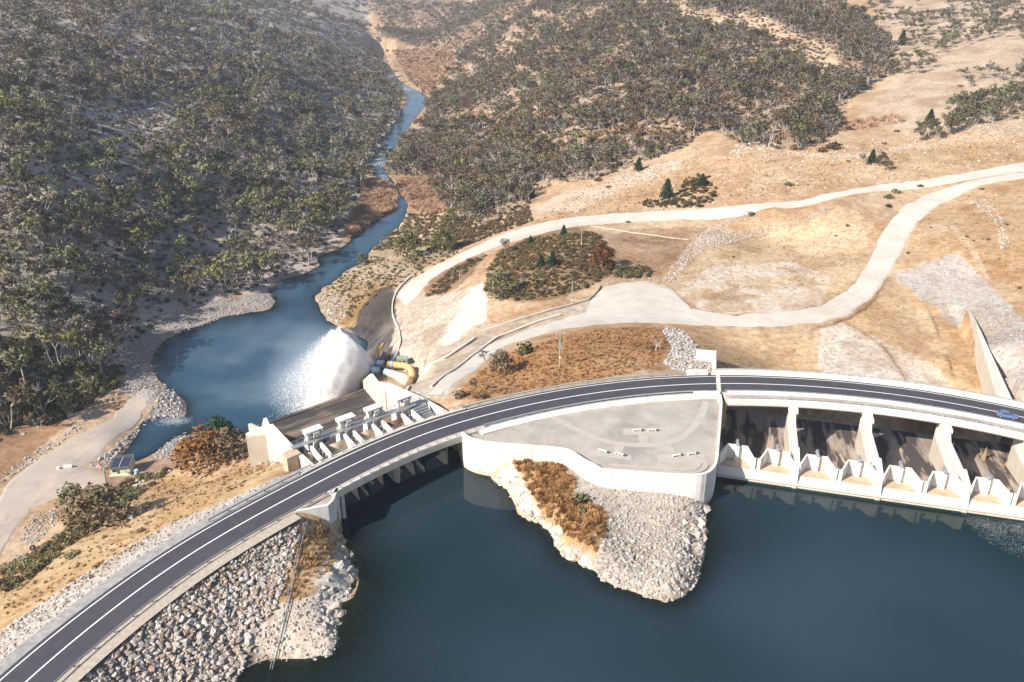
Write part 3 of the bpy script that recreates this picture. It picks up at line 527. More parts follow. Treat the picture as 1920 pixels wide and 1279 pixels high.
# ------------------------------------------------------------------ thin haze over the valley
def build_haze():
    m = bpy.data.materials.new('haze'); m.use_nodes = True; N = m.node_tree.nodes; N.remove(N['Principled BSDF']); v_ = N.new('ShaderNodeVolumePrincipled')
    v_.inputs['Color'].default_value = (.72, .83, 1.0, 1); v_.inputs['Density'].default_value = HAZE; v_.inputs['Anisotropy'].default_value = .2; m.node_tree.links.new(v_.outputs[0], N['Material Output'].inputs['Volume'])
    x0, x1, y0, y1, z0, z1 = GX[0] - 40, GX[-1] + 40, GY[0] - 40, GY[-1] + 40, min(float(TZ.min()), -52.0) - 1.0, float(max(TZ.max() + 20, HC + 3))
    o = MB().box(((x0 + x1) / 2, (y0 + y1) / 2, (z0 + z1) / 2), (x1 - x0, y1 - y0, z1 - z0)).build('haze', m); tag(o, 'thin pale blue haze filling the valley air', 'haze', None, 'stuff')
HAZE = .00010
build_haze()

# ------------------------------------------------------------------ water
def watermat(name, deep, rough, wave, wscale, foam=None):
    m = bpy.data.materials.new(name); m.use_nodes = True; N = m.node_tree.nodes; L = m.node_tree.links; b = N['Principled BSDF']
    b.inputs['Roughness'].default_value = rough; b.inputs['IOR'].default_value = 1.33
    a = N.new('ShaderNodeAttribute'); a.attribute_name = 'murk'
    tc = N.new('ShaderNodeTexCoord'); n = N.new('ShaderNodeTexNoise'); n.inputs['Scale'].default_value = wscale; n.inputs['Detail'].default_value = 4; L.new(tc.outputs['Object'], n.inputs['Vector'])
    bp = N.new('ShaderNodeBump'); bp.inputs['Strength'].default_value = 1; bp.inputs['Distance'].default_value = wave; L.new(n.outputs[0], bp.inputs['Height']); L.new(bp.outputs[0], b.inputs['Normal'])
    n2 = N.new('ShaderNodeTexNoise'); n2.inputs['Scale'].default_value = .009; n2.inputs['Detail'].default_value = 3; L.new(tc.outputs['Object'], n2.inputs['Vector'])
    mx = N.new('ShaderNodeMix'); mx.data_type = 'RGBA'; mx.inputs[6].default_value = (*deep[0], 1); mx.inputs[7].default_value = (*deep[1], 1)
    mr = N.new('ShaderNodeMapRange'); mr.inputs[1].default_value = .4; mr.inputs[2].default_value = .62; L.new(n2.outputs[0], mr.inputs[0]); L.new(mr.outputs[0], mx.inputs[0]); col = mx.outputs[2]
    if foam:
        fa = N.new('ShaderNodeAttribute'); fa.attribute_name = 'froth_mist'; mf = N.new('ShaderNodeMix'); mf.data_type = 'RGBA'; mf.inputs[7].default_value = (*foam, 1)
        L.new(fa.outputs['Fac'], mf.inputs[0]); L.new(col, mf.inputs[6]); col = mf.outputs[2]
    L.new(col, b.inputs['Base Color'])
    # clear where shallow: what lies under the water shows through, as deep as the water is murky
    t = N.new('ShaderNodeBsdfTransparent'); t.inputs[0].default_value = (.75, .80, .55, 1)
    gl = N.new('ShaderNodeBsdfGlossy'); gl.inputs['Roughness'].default_value = rough; L.new(bp.outputs[0], gl.inputs['Normal']); fr = N.new('ShaderNodeFresnel'); fr.inputs[0].default_value = 1.33
    m1 = N.new('ShaderNodeMixShader'); L.new(fr.outputs[0], m1.inputs[0]); L.new(t.outputs[0], m1.inputs[1]); L.new(gl.outputs[0], m1.inputs[2])
    ms = N.new('ShaderNodeMixShader'); L.new(a.outputs['Fac'], ms.inputs[0]); L.new(m1.outputs[0], ms.inputs[1]); L.new(b.outputs[0], ms.inputs[2]); L.new(ms.outputs[0], N['Material Output'].inputs[0])
    return m
def sheet(name, xs, ys, zw, keep, m, kdepth, froth_mist=None):
    X, Y = np.meshgrid(xs, ys); i = np.arange(X.size).reshape(X.shape)
    F = np.stack([i[:-1, :-1], i[:-1, 1:], i[1:, 1:], i[1:, :-1]], -1).reshape(-1, 4)
    cx = (X[:-1, :-1] + X[1:, 1:]) / 2; cy = (Y[:-1, :-1] + Y[1:, 1:]) / 2; F = F[keep(cx, cy).ravel()]
    used, inv = np.unique(F, return_inverse=True); F = inv.reshape(F.shape); x = X.ravel()[used]; y = Y.ravel()[used]
    me = mesh_np(name, np.stack([x, y, np.full_like(x, zw)], -1), F, [m], smooth=True)
    a = me.attributes.new('murk', 'FLOAT', 'POINT'); a.data.foreach_set('value', (1 - np.exp(-np.maximum(0, zw - gz(x, y)) * kdepth)).astype(np.float32))
    if froth_mist is not None: a = me.attributes.new('froth_mist', 'FLOAT', 'POINT'); a.data.foreach_set('value', froth_mist(x, y).astype(np.float32))
    o = link(bpy.data.objects.new(name, me)); return tag(o, None, None, None, 'structure')
_lake = np.vstack([road(np.linspace(PH_L, PB1 - .3, 30), -2.0), G(-.2, -1.5), G(36.0, -1.5), P(842, 836, -8) + np.array([1.0, 1.0]), road(np.linspace(118.5, PB3 + 1, 20), -8), S(-1.0, .9), S(75, .9), (330, 120), (330, -140), (-220, -140), (-220, 40)])
o = sheet('water', np.arange(-220, 330, 1.25), np.arange(-140, 186, 1.25), -8.0, lambda x, y: inpoly(x, y, _lake), watermat('reservoir_water', ((.006, .018, .019), (.030, .048, .070)), .02, .004, .5), .21)  # paler second colour paints cloudy sky sheen into the water, in random patches
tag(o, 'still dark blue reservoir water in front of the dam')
def _keep(x, y):
    px, py = proj(x, y, np.full_like(x, -48.0)); 
    return inpoly(px, py, [(215,905),(235,800),(270,690),(330,600),(420,570),(500,565),(530,525),(640,450),(690,345),(675,330),(700,260),(730,220),(755,180),(715,165),(690,70),(735,70),(740,120),(790,150),(830,185),(800,240),(750,290),(745,330),(800,370),(760,450),(690,500),(620,530),(612,580),(720,640),(740,720),(700,760),(540,860),(430,850),(360,830),(330,870)])
def _froth_mist(x, y):
    px, py = proj(x, y, np.full_like(x, -48.0)); n = fbm(x / 15, y / 15, 51)
    f = np.clip(1 - np.hypot((px - 530) / 250, (py - 700) / 150), 0, 1) * np.clip((n - .34) * 2.2, 0, 1) * .22 + np.clip(1 - np.hypot((px - 585) / 90, (py - 710) / 110), 0, 1) * .7  # first term paints drifting mist into the pond's colour, second is jet froth
    r = (np.hypot((px - 715) / 22, (py - 300) / 45) < 1) * np.clip((fbm(x / 3, y / 3, 52) - .42) * 4, 0, 1) * .7
    r = r + ((py < 170) & (fbm(x / 6, y / 6, 53) > .52)) * .55
    return np.clip(f + r, 0, 1)
o = sheet('river_water', axis(-420, 60, -200, 10, 1.2, 1.03), axis(185, 2300, 190, 420, 1.2, 1.02), -48.0, _keep, watermat('tailwater', ((.022, .055, .088), (.030, .072, .105)), .06, .05, .9, (.42, .50, .56)), .9, _froth_mist)
tag(o, 'blue rippled pond and river below the dam')

# ------------------------------------------------------------------ gravel roads and tracks, draped on the ground
def drape(name, left, right, m, n=90, across=8, lift=.14, label=None, it=2):
    a = hpoly(left)[:, :2]; b = hpoly(right)[:, :2]; a = smoothline(a, n, it); b = smoothline(b, n, it); V = []
    for i in range(n):
        for k_ in range(across + 1):
            t = k_ / across; p = a[i] * (1 - t) + b[i] * t; e = min(t, 1 - t)
            if e < .2: p = p + (vnoise(np.array(p[0] / 3), np.array(p[1] / 3), 77) - .5) * 1.6 * (b[i] - a[i]) / (np.hypot(*(b[i] - a[i])) + .01)
            V.append((p[0], p[1], float(gz(p[0], p[1])) + (lift if e > .06 else -.25)))
    F = [(i * (across + 1) + k_, i * (across + 1) + k_ + 1, (i + 1) * (across + 1) + k_ + 1, (i + 1) * (across + 1) + k_) for i in range(n - 1) for k_ in range(across)]
    me = mesh_np(name, V, F, [m], smooth=True); tt = np.tile(np.arange(across + 1) / across, n); a_ = me.attributes.new('rut', 'FLOAT', 'POINT')
    a_.data.foreach_set('value', np.clip(sum(np.exp(-((tt - c_) / .055) ** 2) for c_ in (.25, .42, .62, .80)) * .55 + (np.minimum(tt, 1 - tt) < .13) * .8, 0, 1).astype(np.float32))
    o = link(bpy.data.objects.new(name, me)); return tag(o, label, None, None, 'structure')
drape('gravel_road', [(1960,296),(1800,325),(1650,345),(1500,375),(1300,392),(1180,397),(1080,404),(1000,419),(930,442),(860,475),(800,505),(758,535),(742,555)],
      [(1960,320),(1800,343),(1640,360),(1500,392),(1300,414),(1180,419),(1080,426),(1000,444),(905,475),(850,500),(805,530),(790,555),(762,575)], M['gravel_road'], 170, 18, label='pale gravel road running along the upper terrace')
drape('gravel_road', [(1960,318),(1800,342),(1740,360),(1690,385),(1650,430),(1630,480),(1600,530),(1540,570),(1450,586),(1340,586),(1288,574),(1240,575),(1180,575)],
      [(1960,330),(1830,352),(1765,385),(1722,420),(1692,480),(1672,515),(1640,560),(1590,595),(1540,609),(1440,617),(1300,612),(1240,610),(1180,606)], M['gravel_road'], 170, 18, label='wide pale gravel road curving round the flat to the turning area')
drape('gravel_turning_area', [(1100,578),(1112,553),(1140,531),(1210,523),(1262,540),(1290,572)], [(1100,588),(1130,590),(1160,590),(1200,590),(1250,590),(1300,590)], M['gravel_road'], 40, 10, label='rounded gravel turning area beside the scrub knoll', lift=.2)
drape('gravel_road', [(1190,572),(1110,580),(1040,600),(960,628),(900,650),(850,690),(815,722),(800,742)], [(1190,608),(1110,612),(1040,622),(960,645),(925,668),(890,700),(850,726),(830,742)], M['access'], 80, 18, label='concrete access road dropping from the turning area to the gates')
drape('gravel_road', [(265,728),(200,790),(130,820),(60,860),(10,900),(-40,990),(-60,1060)], [(300,735),(262,800),(190,860),(150,890),(70,950),(20,1010),(-10,1060)], M['toe_road'], 80, 18, label='brown gravel track along the foot of the dam')
drape('gravel_road', [(60,935),(110,880),(150,872),(195,880)], [(50,960),(90,945),(140,925),(200,915)], M['toe_road'], 30, 6, label='short gravel spur leading to the small building')

# ------------------------------------------------------------------ main road
def ribbon(name, ph0, ph1, o0, o1, z, m, parent=None, step=.6, thick=None):
    n = max(2, int(abs(ph1 - ph0) / step)); ph = np.linspace(ph0, ph1, n); mb = MB(); a = road(ph, o0); b = road(ph, o1)
    V = [(*p, z) for p in a] + [(*p, z) for p in b]; F = [(i, i + 1, n + i + 1, n + i) for i in range(n - 1)]
    if thick: 
        V += [(*p, z - thick) for p in a] + [(*p, z - thick) for p in b]
        F += [(i, 2 * n + i, 2 * n + i + 1, i + 1) for i in range(n - 1)] + [(n + i, n + i + 1, 3 * n + i + 1, 3 * n + i) for i in range(n - 1)] + [(2 * n + i, 3 * n + i, 3 * n + i + 1, 2 * n + i + 1) for i in range(n - 1)]
        F += [(0, n, 3 * n, 2 * n), (n - 1, 3 * n - 1, 4 * n - 1, 2 * n - 1)]
    return mb.add(V, F).build(name, m, parent)
tag(ribbon('gravel_shoulder', 140.6, PB1, -5.3, -4.36, -.03, M['shoulder']), 'narrow tan kerb strip beside the left abutment', None, None, 'structure')
rd = ribbon('asphalt_road', PH_L, PH_R, -4.35, 4.75, 0.0, M['asphalt'], thick=.12); tag(rd, 'dark two lane asphalt road curving over the dam', None, None, 'structure')
for off, wd in ((0.0, .26), (3.95, .22)): tag(ribbon('road_line', PH_L, PH_R, off - wd / 2, off + wd / 2, .006, M['white_paint'], rd), 'solid white centre line' if off == 0 else 'solid white edge line')
tag(ribbon('gravel_shoulder', PH_L, 140.6, -7.4, -4.36, -.03, M['shoulder']), 'tan gravel shoulder on the reservoir side of the road', None, None, 'structure')
tag(ribbon('gravel_shoulder', PH_L, PB1 - 1.0, 4.76, 7.2, -.04, M['grey_shoulder']), 'grey gravel shoulder on the valley side of the road', None, None, 'structure')
tag(ribbon('gravel_shoulder', PB2, PB3 + .4, 4.76, 6.9, -.04, M['shoulder']), 'tan verge between the road and the orange grass mound', None, None, 'structure')
tag(ribbon('gravel_shoulder', PB2 + .8, PB3 + .5, -5.3, -4.36, -.03, M['grey_shoulder']), 'grey strip between the road and the platform kerb', None, None, 'structure')
# ------------------------------------------------------------------ guard rails and kerbs along the road
def dup(o, parent=None, loc=None, rz=None):
    c = o.copy(); COL.objects.link(c)
    if parent is not None: c.parent = parent; c.matrix_parent_inverse = Matrix.LocRotScale(parent.location, parent.rotation_euler, parent.scale).inverted() if parent.type == 'EMPTY' else Matrix.Identity(4)
    if loc is not None: c.location = loc
    if rz is not None: c.rotation_euler = (0, 0, rz)
    return c
def guard_rail(ph0, ph1, off, label, h=.75, base=0.0, nrail=1, pitch=4.0, w_=.07, post_m='dark_steel', group=None, rail_m='steel'):
    c = road((ph0 + ph1) / 2, off); e = empty('guard_rail', (*c, base)); tag(e, label, 'guard rail', group)
    n = max(2, int(abs(ph1 - ph0) / .6)); ln = road(np.linspace(ph0, ph1, n), off)
    for k_ in range(nrail):
        mb = MB(); mb.wall(ln, w_, base + h - k_ * .38, base + h - k_ * .38 - (.32 if nrail == 1 else .09)); mb.build('rail', M[rail_m], e)
    L = abs(ph1 - ph0) * math.pi / 180 * RR((ph0 + ph1) / 2); m_ = int(L / pitch); proto = None
    for ph in np.linspace(ph0, ph1, m_ + 1):
        p = road(ph, off + .12)
        if proto is None:
            mb = MB(); mb.box((0, 0, h / 2 - .2), (.16, .16, h + .38)); proto = mb.build('post', M[post_m], e, loc=(0, 0, 0)); proto.matrix_parent_inverse = Matrix.Translation((-c[0], -c[1], -base)); proto.location = (*p, base)
        else: dup(proto, e, (*p, base))
    return e
guard_rail(PH_L, PB1 + .6, -4.75, 'steel guard rail on the reservoir edge of the dam road, lower left')
guard_rail(PB2 - .6, PB3 + 1.6, -4.75, 'steel guard rail between the road and the concrete platform')
guard_rail(PB2 - .2, PB3 + 1.4, 5.15, 'thin steel guard rail on the verge beside the orange mound')
guard_rail(PB1 + 9, PB1 + .4, 5.3, 'short steel guard rail beside the left end of the gates')

# ------------------------------------------------------------------ left road bridge over the intake channel
br = empty('road_bridge', (*road((PB1 + PB2) / 2), -1.5)); tag(br, 'curved concrete road bridge over the intake channel with one middle pier', 'bridge')
ribbon('deck', PB1 + .3, PB2 - .5, -5.9, 5.9, -.125, M['concrete'], br, thick=1.25)
ribbon('kerb', PB1 + .3, PB2 - .5, -5.85, -4.36, .22, M['concrete'], br, thick=.4)
ribbon('kerb', PB1 + .3, PB2 - .5, 4.76, 5.85, .22, M['concrete'], br, thick=.4)
_nose = G(15.8, -16.9); _tail = G(16.6, -9.4); _d = (_tail - _nose) / np.hypot(*(_tail - _nose)); _n = np.array([-_d[1], _d[0]])
MB().prism([_nose, _nose + _d * 1.2 - _n * .75, _tail - _n * .75, _tail + _n * .75, _nose + _d * 1.2 + _n * .75], -24, -1.38).build('pier', M['concrete'], br)
guard_rail(PB1 + .3, PB2 - .5, -5.55, 'slim two bar railing on the reservoir side of the left bridge', h=.95, base=.22, nrail=2, pitch=2.6, w_=.06, post_m='steel')
guard_rail(PB1 + .3, PB2 - .5, 5.5, 'slim two bar railing on the gate side of the left bridge', h=.95, base=.22, nrail=2, pitch=2.6, w_=.06, post_m='steel')

# left abutment: a triangular concrete bastion
ab = empty('bridge_abutment', (*ABUT[1], -12)); tag(ab, 'pale triangular concrete abutment with a curved nose, left of the intake', 'abutment')
_ap = ABP
MB().prism(_ap, -16, -.35).build('wall', M['white_concrete'], ab)
_in = _ap + (np.mean(_ap, 0) - _ap) * .07
MB().prism(_in, -.345, -.31).build('slab', M['plaza'], ab)
mb = MB(); mb.wall(np.vstack([_ap[-1:], _ap[:12]]), .55, .22, -.36); mb.build('coping', M['white_concrete'], ab)
MB().wall([ABUT[-1] + np.array([.2, .4]), G(-.6, -11), G(-.5, -6)], -.8, -1.4, -24).build('side_wall', M['concrete'], ab)

# ------------------------------------------------------------------ concrete platform between the two bridges
pf = empty('concrete_platform', (*PLZ[6], -1)); tag(pf, 'broad grey concrete platform with a tall white curved retaining wall', 'platform')
_wl = smoothline(PLZ[:20], 60, 2); _d = np.gradient(_wl, axis=0); _d /= np.hypot(*_d.T)[:, None]
_core = np.vstack([_wl + np.stack([-_d[:, 1], _d[:, 0]], -1) * .3, S(-.9, 12), S(-.9, 20), road(np.linspace(PB3 + .3, 119.8, 24), -6.4)])
MB().prism(_core, -1.25, -.22).build('slab', M['plaza'], pf)
_zt = np.interp(np.arange(60), [0, 30, 32, 60], [.95, .95, .42, .42])
MB().wall(_wl, .55, _zt, -14).build('retaining_wall', M['white_concrete'], pf)
MB().wall([G(35.6, -5), G(35.9, -10.5), _wl[0] + np.array([.1, .2]), _wl[0]], .8, [-1.4, -1.4, -.3, .9], -24).build('side_wall', M['concrete'], pf)
MB().wall(np.vstack([_wl[-1], S(-.6, 12), S(-.6, 20), road(PB3 + .2, -6.0)]), .6, .42, -16).build('end_wall', M['white_concrete'], pf)
for i_ in range(4, 58, 6):       # pour joints down the wall
    q0 = _wl[i_]; q1 = q0 + np.array([_d[i_, 1], -_d[i_, 0]]) * .012; MB().box((*q1, (_zt[i_] - 8.1) / 2), (.09, .05, _zt[i_] + 7.9), math.atan2(_d[i_, 1], _d[i_, 0])).build('pour_joint', M['concrete'], pf)
ribbon('kerb', 119.9, PB3 + .3, -7.6, -5.31, .12, M['white_concrete'], pf, thick=.6)
for dd, h in ((1.5, .03), (3.0, -.07)):
    ln = _wl[33:57]; d = np.gradient(ln, axis=0); d /= np.hypot(*d.T)[:, None]; ln2 = ln + np.stack([-d[:, 1], d[:, 0]], -1) * dd
    MB().wall(ln2, .35, h, -.4).build('kerb', M['plaza_path'], pf)
def px_ribbon(pts, wd, z, n=40):
    c = smoothline([P(a, b, z) for a, b in pts], n, 4); d = np.gradient(c, axis=0); d /= np.hypot(*d.T)[:, None]; nn = np.stack([-d[:, 1], d[:, 0]], -1) * wd / 2
    mb = MB(); mb.add([(*p, z) for p in c + nn] + [(*p, z) for p in c - nn], [(i, n + i, n + i + 1, i + 1) for i in range(n - 1)]); return mb
px_ribbon([(1036,782),(1060,795),(1085,808),(1130,827),(1180,835),(1240,835),(1280,822),(1305,798),(1318,775),(1324,752)], 1.7, -.19).build('footpath', M['plaza_path'], pf)
for a, b in (((1206,816),(1206,833)), ((1163,835),(1159,846)), ((1250,833),(1258,850))): px_ribbon([a, b], 2.0, -.194, 4).build('footpath', M['plaza_path'], pf)
for pl in ([(1169,803),(1243,802),(1250,815),(1168,815)], [(1113,841),(1184,854),(1185,863),(1110,852)], [(1231,853),(1303,847),(1312,862),(1237,870)]):
    q = [P(a, b, -.17) for a, b in pl]; MB().prism(q, -.3, -.165).build('pad', M['plaza_path'], pf)
k_ = 0
for (a, b), rz, lab in [((1194,808.5), 2, 'left bench on the uppermost concrete pad'), ((1222,808.5), 2, 'right bench on the uppermost concrete pad'), ((1130,847), -30, 'left bench on the pad nearest the curved wall step'), ((1161,852.5), -30, 'right bench on the pad nearest the curved wall step'), ((1268,856), 14, 'left bench on the tilted pad at lower right'), ((1297,852.5), 14, 'right bench on the tilted pad at lower right')]:
    p = P(a, b, -.16); e = empty('bench', (*p, -.165), math.radians(rz)); tag(e, 'pale blue grey ' + lab, 'bench', 'benches on the concrete platform')
    o = MB().box((0, 0, .42), (2.0, .45, .09)).build('seat', M['white_concrete'], None, loc=(0, 0, 0)); o.parent = e
    for sx in (-.85, .85): o = MB().box((sx, 0, .19), (.18, .42, .375)).build('leg', M['concrete'], None, loc=(0, 0, 0)); o.parent = e
    o = MB().box((1.3, .05, .25), (.35, .35, .5)).build('bin', M['dark_steel'], None, loc=(0, 0, 0)); o.parent = e

# ------------------------------------------------------------------ right: labyrinth spillway, piers, bridge
sp = empty('spillway', (*S(30, 10), -16)); tag(sp, 'concrete overflow spillway with four tall piers and a stained sloping floor', 'spillway')
na, nb = 60, 26; aa = np.linspace(-.3, 80, na); bb = np.linspace(1.2, 43, nb); V = []
for b in bb:
    z_ = np.interp(b, [0, 7, 28, 43], [-9.9, -10.4, -12.9, -14.05])
    for a in aa: V.append((*S(a, b), z_))
F = [(j * na + i, j * na + i + 1, (j + 1) * na + i + 1, (j + 1) * na + i) for j in range(nb - 1) for i in range(na - 1)]
MB().add(V, F).build('floor', M['pit'], sp)
for k_ in range(1, 5):
    a0 = 17.4 * k_ - .9; w2 = .62
    prof = [(1.0, -16), (1.0, -5.0), (1.6, -2.4), (6.6, -1.5), (7.6, -2.6), (21, -3.2), (23.5, -1.35), (29.5, -1.35), (30.5, -4), (31, -16)]
    V = [(*S(a0 - w2, b), z_) for b, z_ in prof] + [(*S(a0 + w2, b), z_) for b, z_ in prof]; n = len(prof)
    F = [(i, (i + 1) % n, n + (i + 1) % n, n + i) for i in range(n)] + [tuple(range(n)), tuple(range(2 * n - 1, n - 1, -1))]
    MB().add(V, F).build('pier', M['white_concrete'], sp)
    MB().prism([S(a0 - 1.1, 23.2), S(a0 + 1.1, 23.2), S(a0 + 1.1, 29.8), S(a0 - 1.1, 29.8)], -2.2, -1.32).build('bearing', M['white_concrete'], sp)
# the sill: sloped apron from the water to the gates' floor
mb = MB(); prof = [(-.2, -22), (-.2, -7.15), (-.75, -7.1), (-.75, -6.85), (-.2, -6.8), (1.0, -5.55), (4.6, -5.5), (4.6, -16)]
V = [(*S(-.4, b), z_) for b, z_ in prof] + [(*S(80, b), z_) for b, z_ in prof]; n = len(prof)
mb.add(V, [(i, (i + 1) % n, n + (i + 1) % n, n + i) for i in range(n)] + [tuple(range(n)), tuple(range(2 * n - 1, n - 1, -1))]).build('sill', M['concrete'], sp)
for k_ in range(9):
    a0 = 8.7 * k_ - .9 + (17.4 - 17.4)
    if k_ % 2 == 0 and k_ > 0: MB().prism([S(a0 - .5, -.5), S(a0 + .5, -.5), S(a0 + .5, 1.05), S(a0 - .5, 1.05)], -20, [-6.6, -6.6, -2.5, -2.5]).build('buttress', M['white_concrete'], sp)
def fusegate(a0, k_):
    """one bucket: splayed side walls, back wall, floor, and the inlet well with its steel vent"""
    e = empty('spillway_gate', (*S(a0 + 4.3, 1.5), -5.5)); ords = ['first', 'second', 'third', 'fourth', 'fifth', 'sixth', 'seventh', 'eighth', 'ninth']
    tag(e, 'white concrete tipping gate bucket, ' + ords[k_] + ' from the platform end of the weir', 'spillway gate', 'white bucket gates along the weir')
    W = 8.55; pl = [(0.05, 1.0), (.75, 1.0), (2.2, 4.4), (6.35, 4.4), (7.8, 1.0), (W, 1.0)]; top = [-2.55, -2.55, -1.8, -1.8, -2.55, -2.55]
    pts = np.array([S(a0 + a, b) for a, b in pl]); mb = MB(); mb.wall(pts, .38, top, -5.6); mb.build('wall', M['white_concrete'], e)
    q = [S(a0 + a, b) for a, b in [(.8, .95), (7.75, .95), (6.3, 4.35), (2.25, 4.35)]]; MB().prism(q, -5.6, -5.44).build('floor', M['tan_steel'], e)
    MB().prism([S(a0 + a, b) for a, b in [(3.95, 3.55), (4.75, 3.55), (4.75, 4.38), (3.95, 4.38)]], -5.44, -1.75).build('well', M['white_concrete'], e)
    mb = MB(); c = S(a0 + 4.35, 3.9); d = S(a0 + 4.15, 5.0); rz = math.atan2(SU[1], SU[0])
    mb.box((*((c + d) / 2), -1.2), (.75, 2.0, .28), rz); mb.box((*((c + d) / 2 + (d - c) * .2), -.93), (.5, 1.7, .26), rz); mb.build('vent', M['steel'], e)
for k_ in range(9): fusegate(8.7 * k_ - .8 + (0.12 if k_ % 2 else 0.0), k_)

# the spillway bridge
sb_ = empty('road_bridge', (*road(78), -1.5)); tag(sb_, 'long white road bridge on piers over the spillway with footway', 'bridge')
ribbon('deck', PB3, PH_R, -9.3, 6.6, -.125, M['concrete'], sb_, thick=1.15)
ribbon('barrier', PB3 - .5, PH_R, -6.1, -5.25, .78, M['white_concrete'], sb_, thick=1.0)
ribbon('footway', PB3 - .2, PH_R, -8.6, -6.1, .08, M['plaza'], sb_, thick=.2)
ribbon('edge_beam', PB3 - .2, PH_R, -9.35, -8.6, .30, M['white_concrete'], sb_, thick=1.3)
ribbon('barrier', PB3 - .5, PH_R, 5.3, 6.7, .85, M['white_concrete'], sb_, thick=1.6)
ribbon('girder', PB3, PH_R, -8.2, -7.2, -1.2, M['concrete'], sb_, thick=.9); ribbon('girder', PB3, PH_R, -3, -2, -1.2, M['concrete'], sb_, thick=.9); ribbon('girder', PB3, PH_R, 3.5, 4.5, -1.2, M['concrete'], sb_, thick=.9)
jp = np.linspace(60, PB3 - 1, 26)
for ph in jp[::2]:
    p = road(ph, -7.35); q = road(ph, -8.98); MB().box((*p, .086), (.06, 2.5, .012), math.radians(ph - 90)).build('joint', M['dark_steel'], sb_)
    MB().box((*q, .306), (.06, .74, .012), math.radians(ph - 90)).build('joint', M['dark_steel'], sb_)
guard_rail(PB3 - .4, PH_R, -4.85, 'thin steel rail on the near side of the spillway bridge carriageway', h=.8, nrail=2, pitch=2.5, post_m='steel', w_=.06)
guard_rail(PB3 - .4, PH_R, -8.9, 'low handrail along the outer edge of the spillway bridge footway', h=.9, base=.3, nrail=2, pitch=2.5, post_m='steel', w_=.05)
guard_rail(PB3 - .4, PH_R, 6.0, 'handrail on top of the far barrier of the spillway bridge', h=.5, base=.85, nrail=2, pitch=2.5, post_m='steel', w_=.05)
mb = MB(); a, b = P(1341.5, 693, .02), P(1345.5, 753, .02); mb.wall([a, b], 1.05, .02, -.3); o = mb.build('expansion_joint', M['concrete']); tag(o, 'pale concrete strip across the road where the bridge begins', 'joint strip')
for ph0, ph1, o0, o1 in ((PB3 + 3.2, PB3 + .4, -6.6, -5.2), (PB3 + 2.6, PB3 + .4, 5.0, 6.6)):
    o = ribbon('end_block', ph0, ph1, o0, o1, .8, M['white_concrete'], None, thick=1.1); tag(o, 'white concrete end block where the bridge barrier starts, ' + ('platform' if o0 < 0 else 'valley') + ' side', 'barrier block')

# wing wall and training wall
ww = MB(); c0, c1, c2 = P(1306, 657, .3), P(1344, 660, .3), P(1343, 696, .3); ww.wall([c0, c1], .8, .3, -17); ww.wall([c1 + np.array([0, .8]), c2], -.8, [.302, .302], -17.02); o = ww.build('wing_wall', M['white_concrete']); tag(o, 'white angled wing wall beside the grey rock heap and road', 'wall')
tw = MB(); _t0 = P(1815, 577, -9); _t1 = P(1892, 748, -1.0); _L = np.array([_t0 + (_t1 - _t0) * t for t in np.linspace(-.0, 1.0, 8)]); _zt = np.linspace(-9, -1.0, 8)
tw.wall(np.vstack([_t0 + np.array([5.5, -1.5]), _L]), .7, np.r_[-9, _zt], np.r_[-16, np.full(8, -16.5)]); o = tw.build('training_wall', M['white_concrete']); tag(o, 'long white sloping training wall beside the grey gravel slope', 'wall')

# ------------------------------------------------------------------ left: gated spillway below the road
gs = empty('gated_spillway', (*G(17, 10), -14)); tag(gs, 'stained concrete gated spillway chute between two white side walls', 'spillway')
na, nb = 30, 26; V = []
for j in range(nb):
    b = -6 + 40.5 * j / (nb - 1); z_ = float(np.interp(b, [-6, -3, 2, 8, 16, 24, 30, 34.5], [-9.2, -8.6, -8.9, -10.6, -12.8, -13.6, -13.2, -12.0])); a0 = np.interp(b, [0, 34], [-.2, 2.0]); a1 = np.interp(b, [0, 34], [34.6, 36.1])
    for i in range(na): V.append((*G(a0 + (a1 - a0) * i / (na - 1), b), z_))
F = [(j * na + i, j * na + i + 1, (j + 1) * na + i + 1, (j + 1) * na + i) for j in range(nb - 1) for i in range(na - 1)]
MB().add(V, F).build('chute', M['chute'], gs, smooth=True)
MB().prism([G(2.0, 33.4), G(36.1, 33.4), G(36.1, 34.55), G(2.0, 34.55)], -52, -12.06).build('lip', M['chute'], gs)
MB().prism([G(-.2, -7), G(34.6, -7), G(36, 33.3), G(2, 33.3)], -52, -14.6).build('body', M['concrete'], gs)
MB().wall([G(-.4, -9.5), G(-.3, 2.6), G(1.2, 16.0)], .9, [-.3, -.4, -2.0], -34).build('side_wall', M['white_concrete'], gs)
MB().wall([G(1.22, 16.2), G(1.5, 20), G(2.0, 24), G(2.4, 34)], .8, [-4.6, -2.2, -7.5, -10.5], -50).build('side_wall', M['white_concrete'], gs)
MB().wall([G(-3.4, 22.5), G(.7, 20.2), G(1.2, 17)], .9, [-6.5, -4.5, -4.0], -50).build('side_wall', M['white_concrete'], gs)
MB().wall([G(34.6, -9.6), G(34.6, 1.0), G(35.0, 20.0)], -.9, [-.2, -.8, -4.0], -34).build('side_wall', M['white_concrete'], gs)
MB().wall([G(35.0, 20.35), G(35.6, 26), G(36.1, 30), G(36.2, 34.6)], -.8, [-4.0, -6.4, -5.6, -9.5], -50).build('side_wall', M['white_concrete'], gs)
GP = [(2.1, 4.5), (10.5, 12.9), (17.9, 20.5), (26.0, 28.8)]
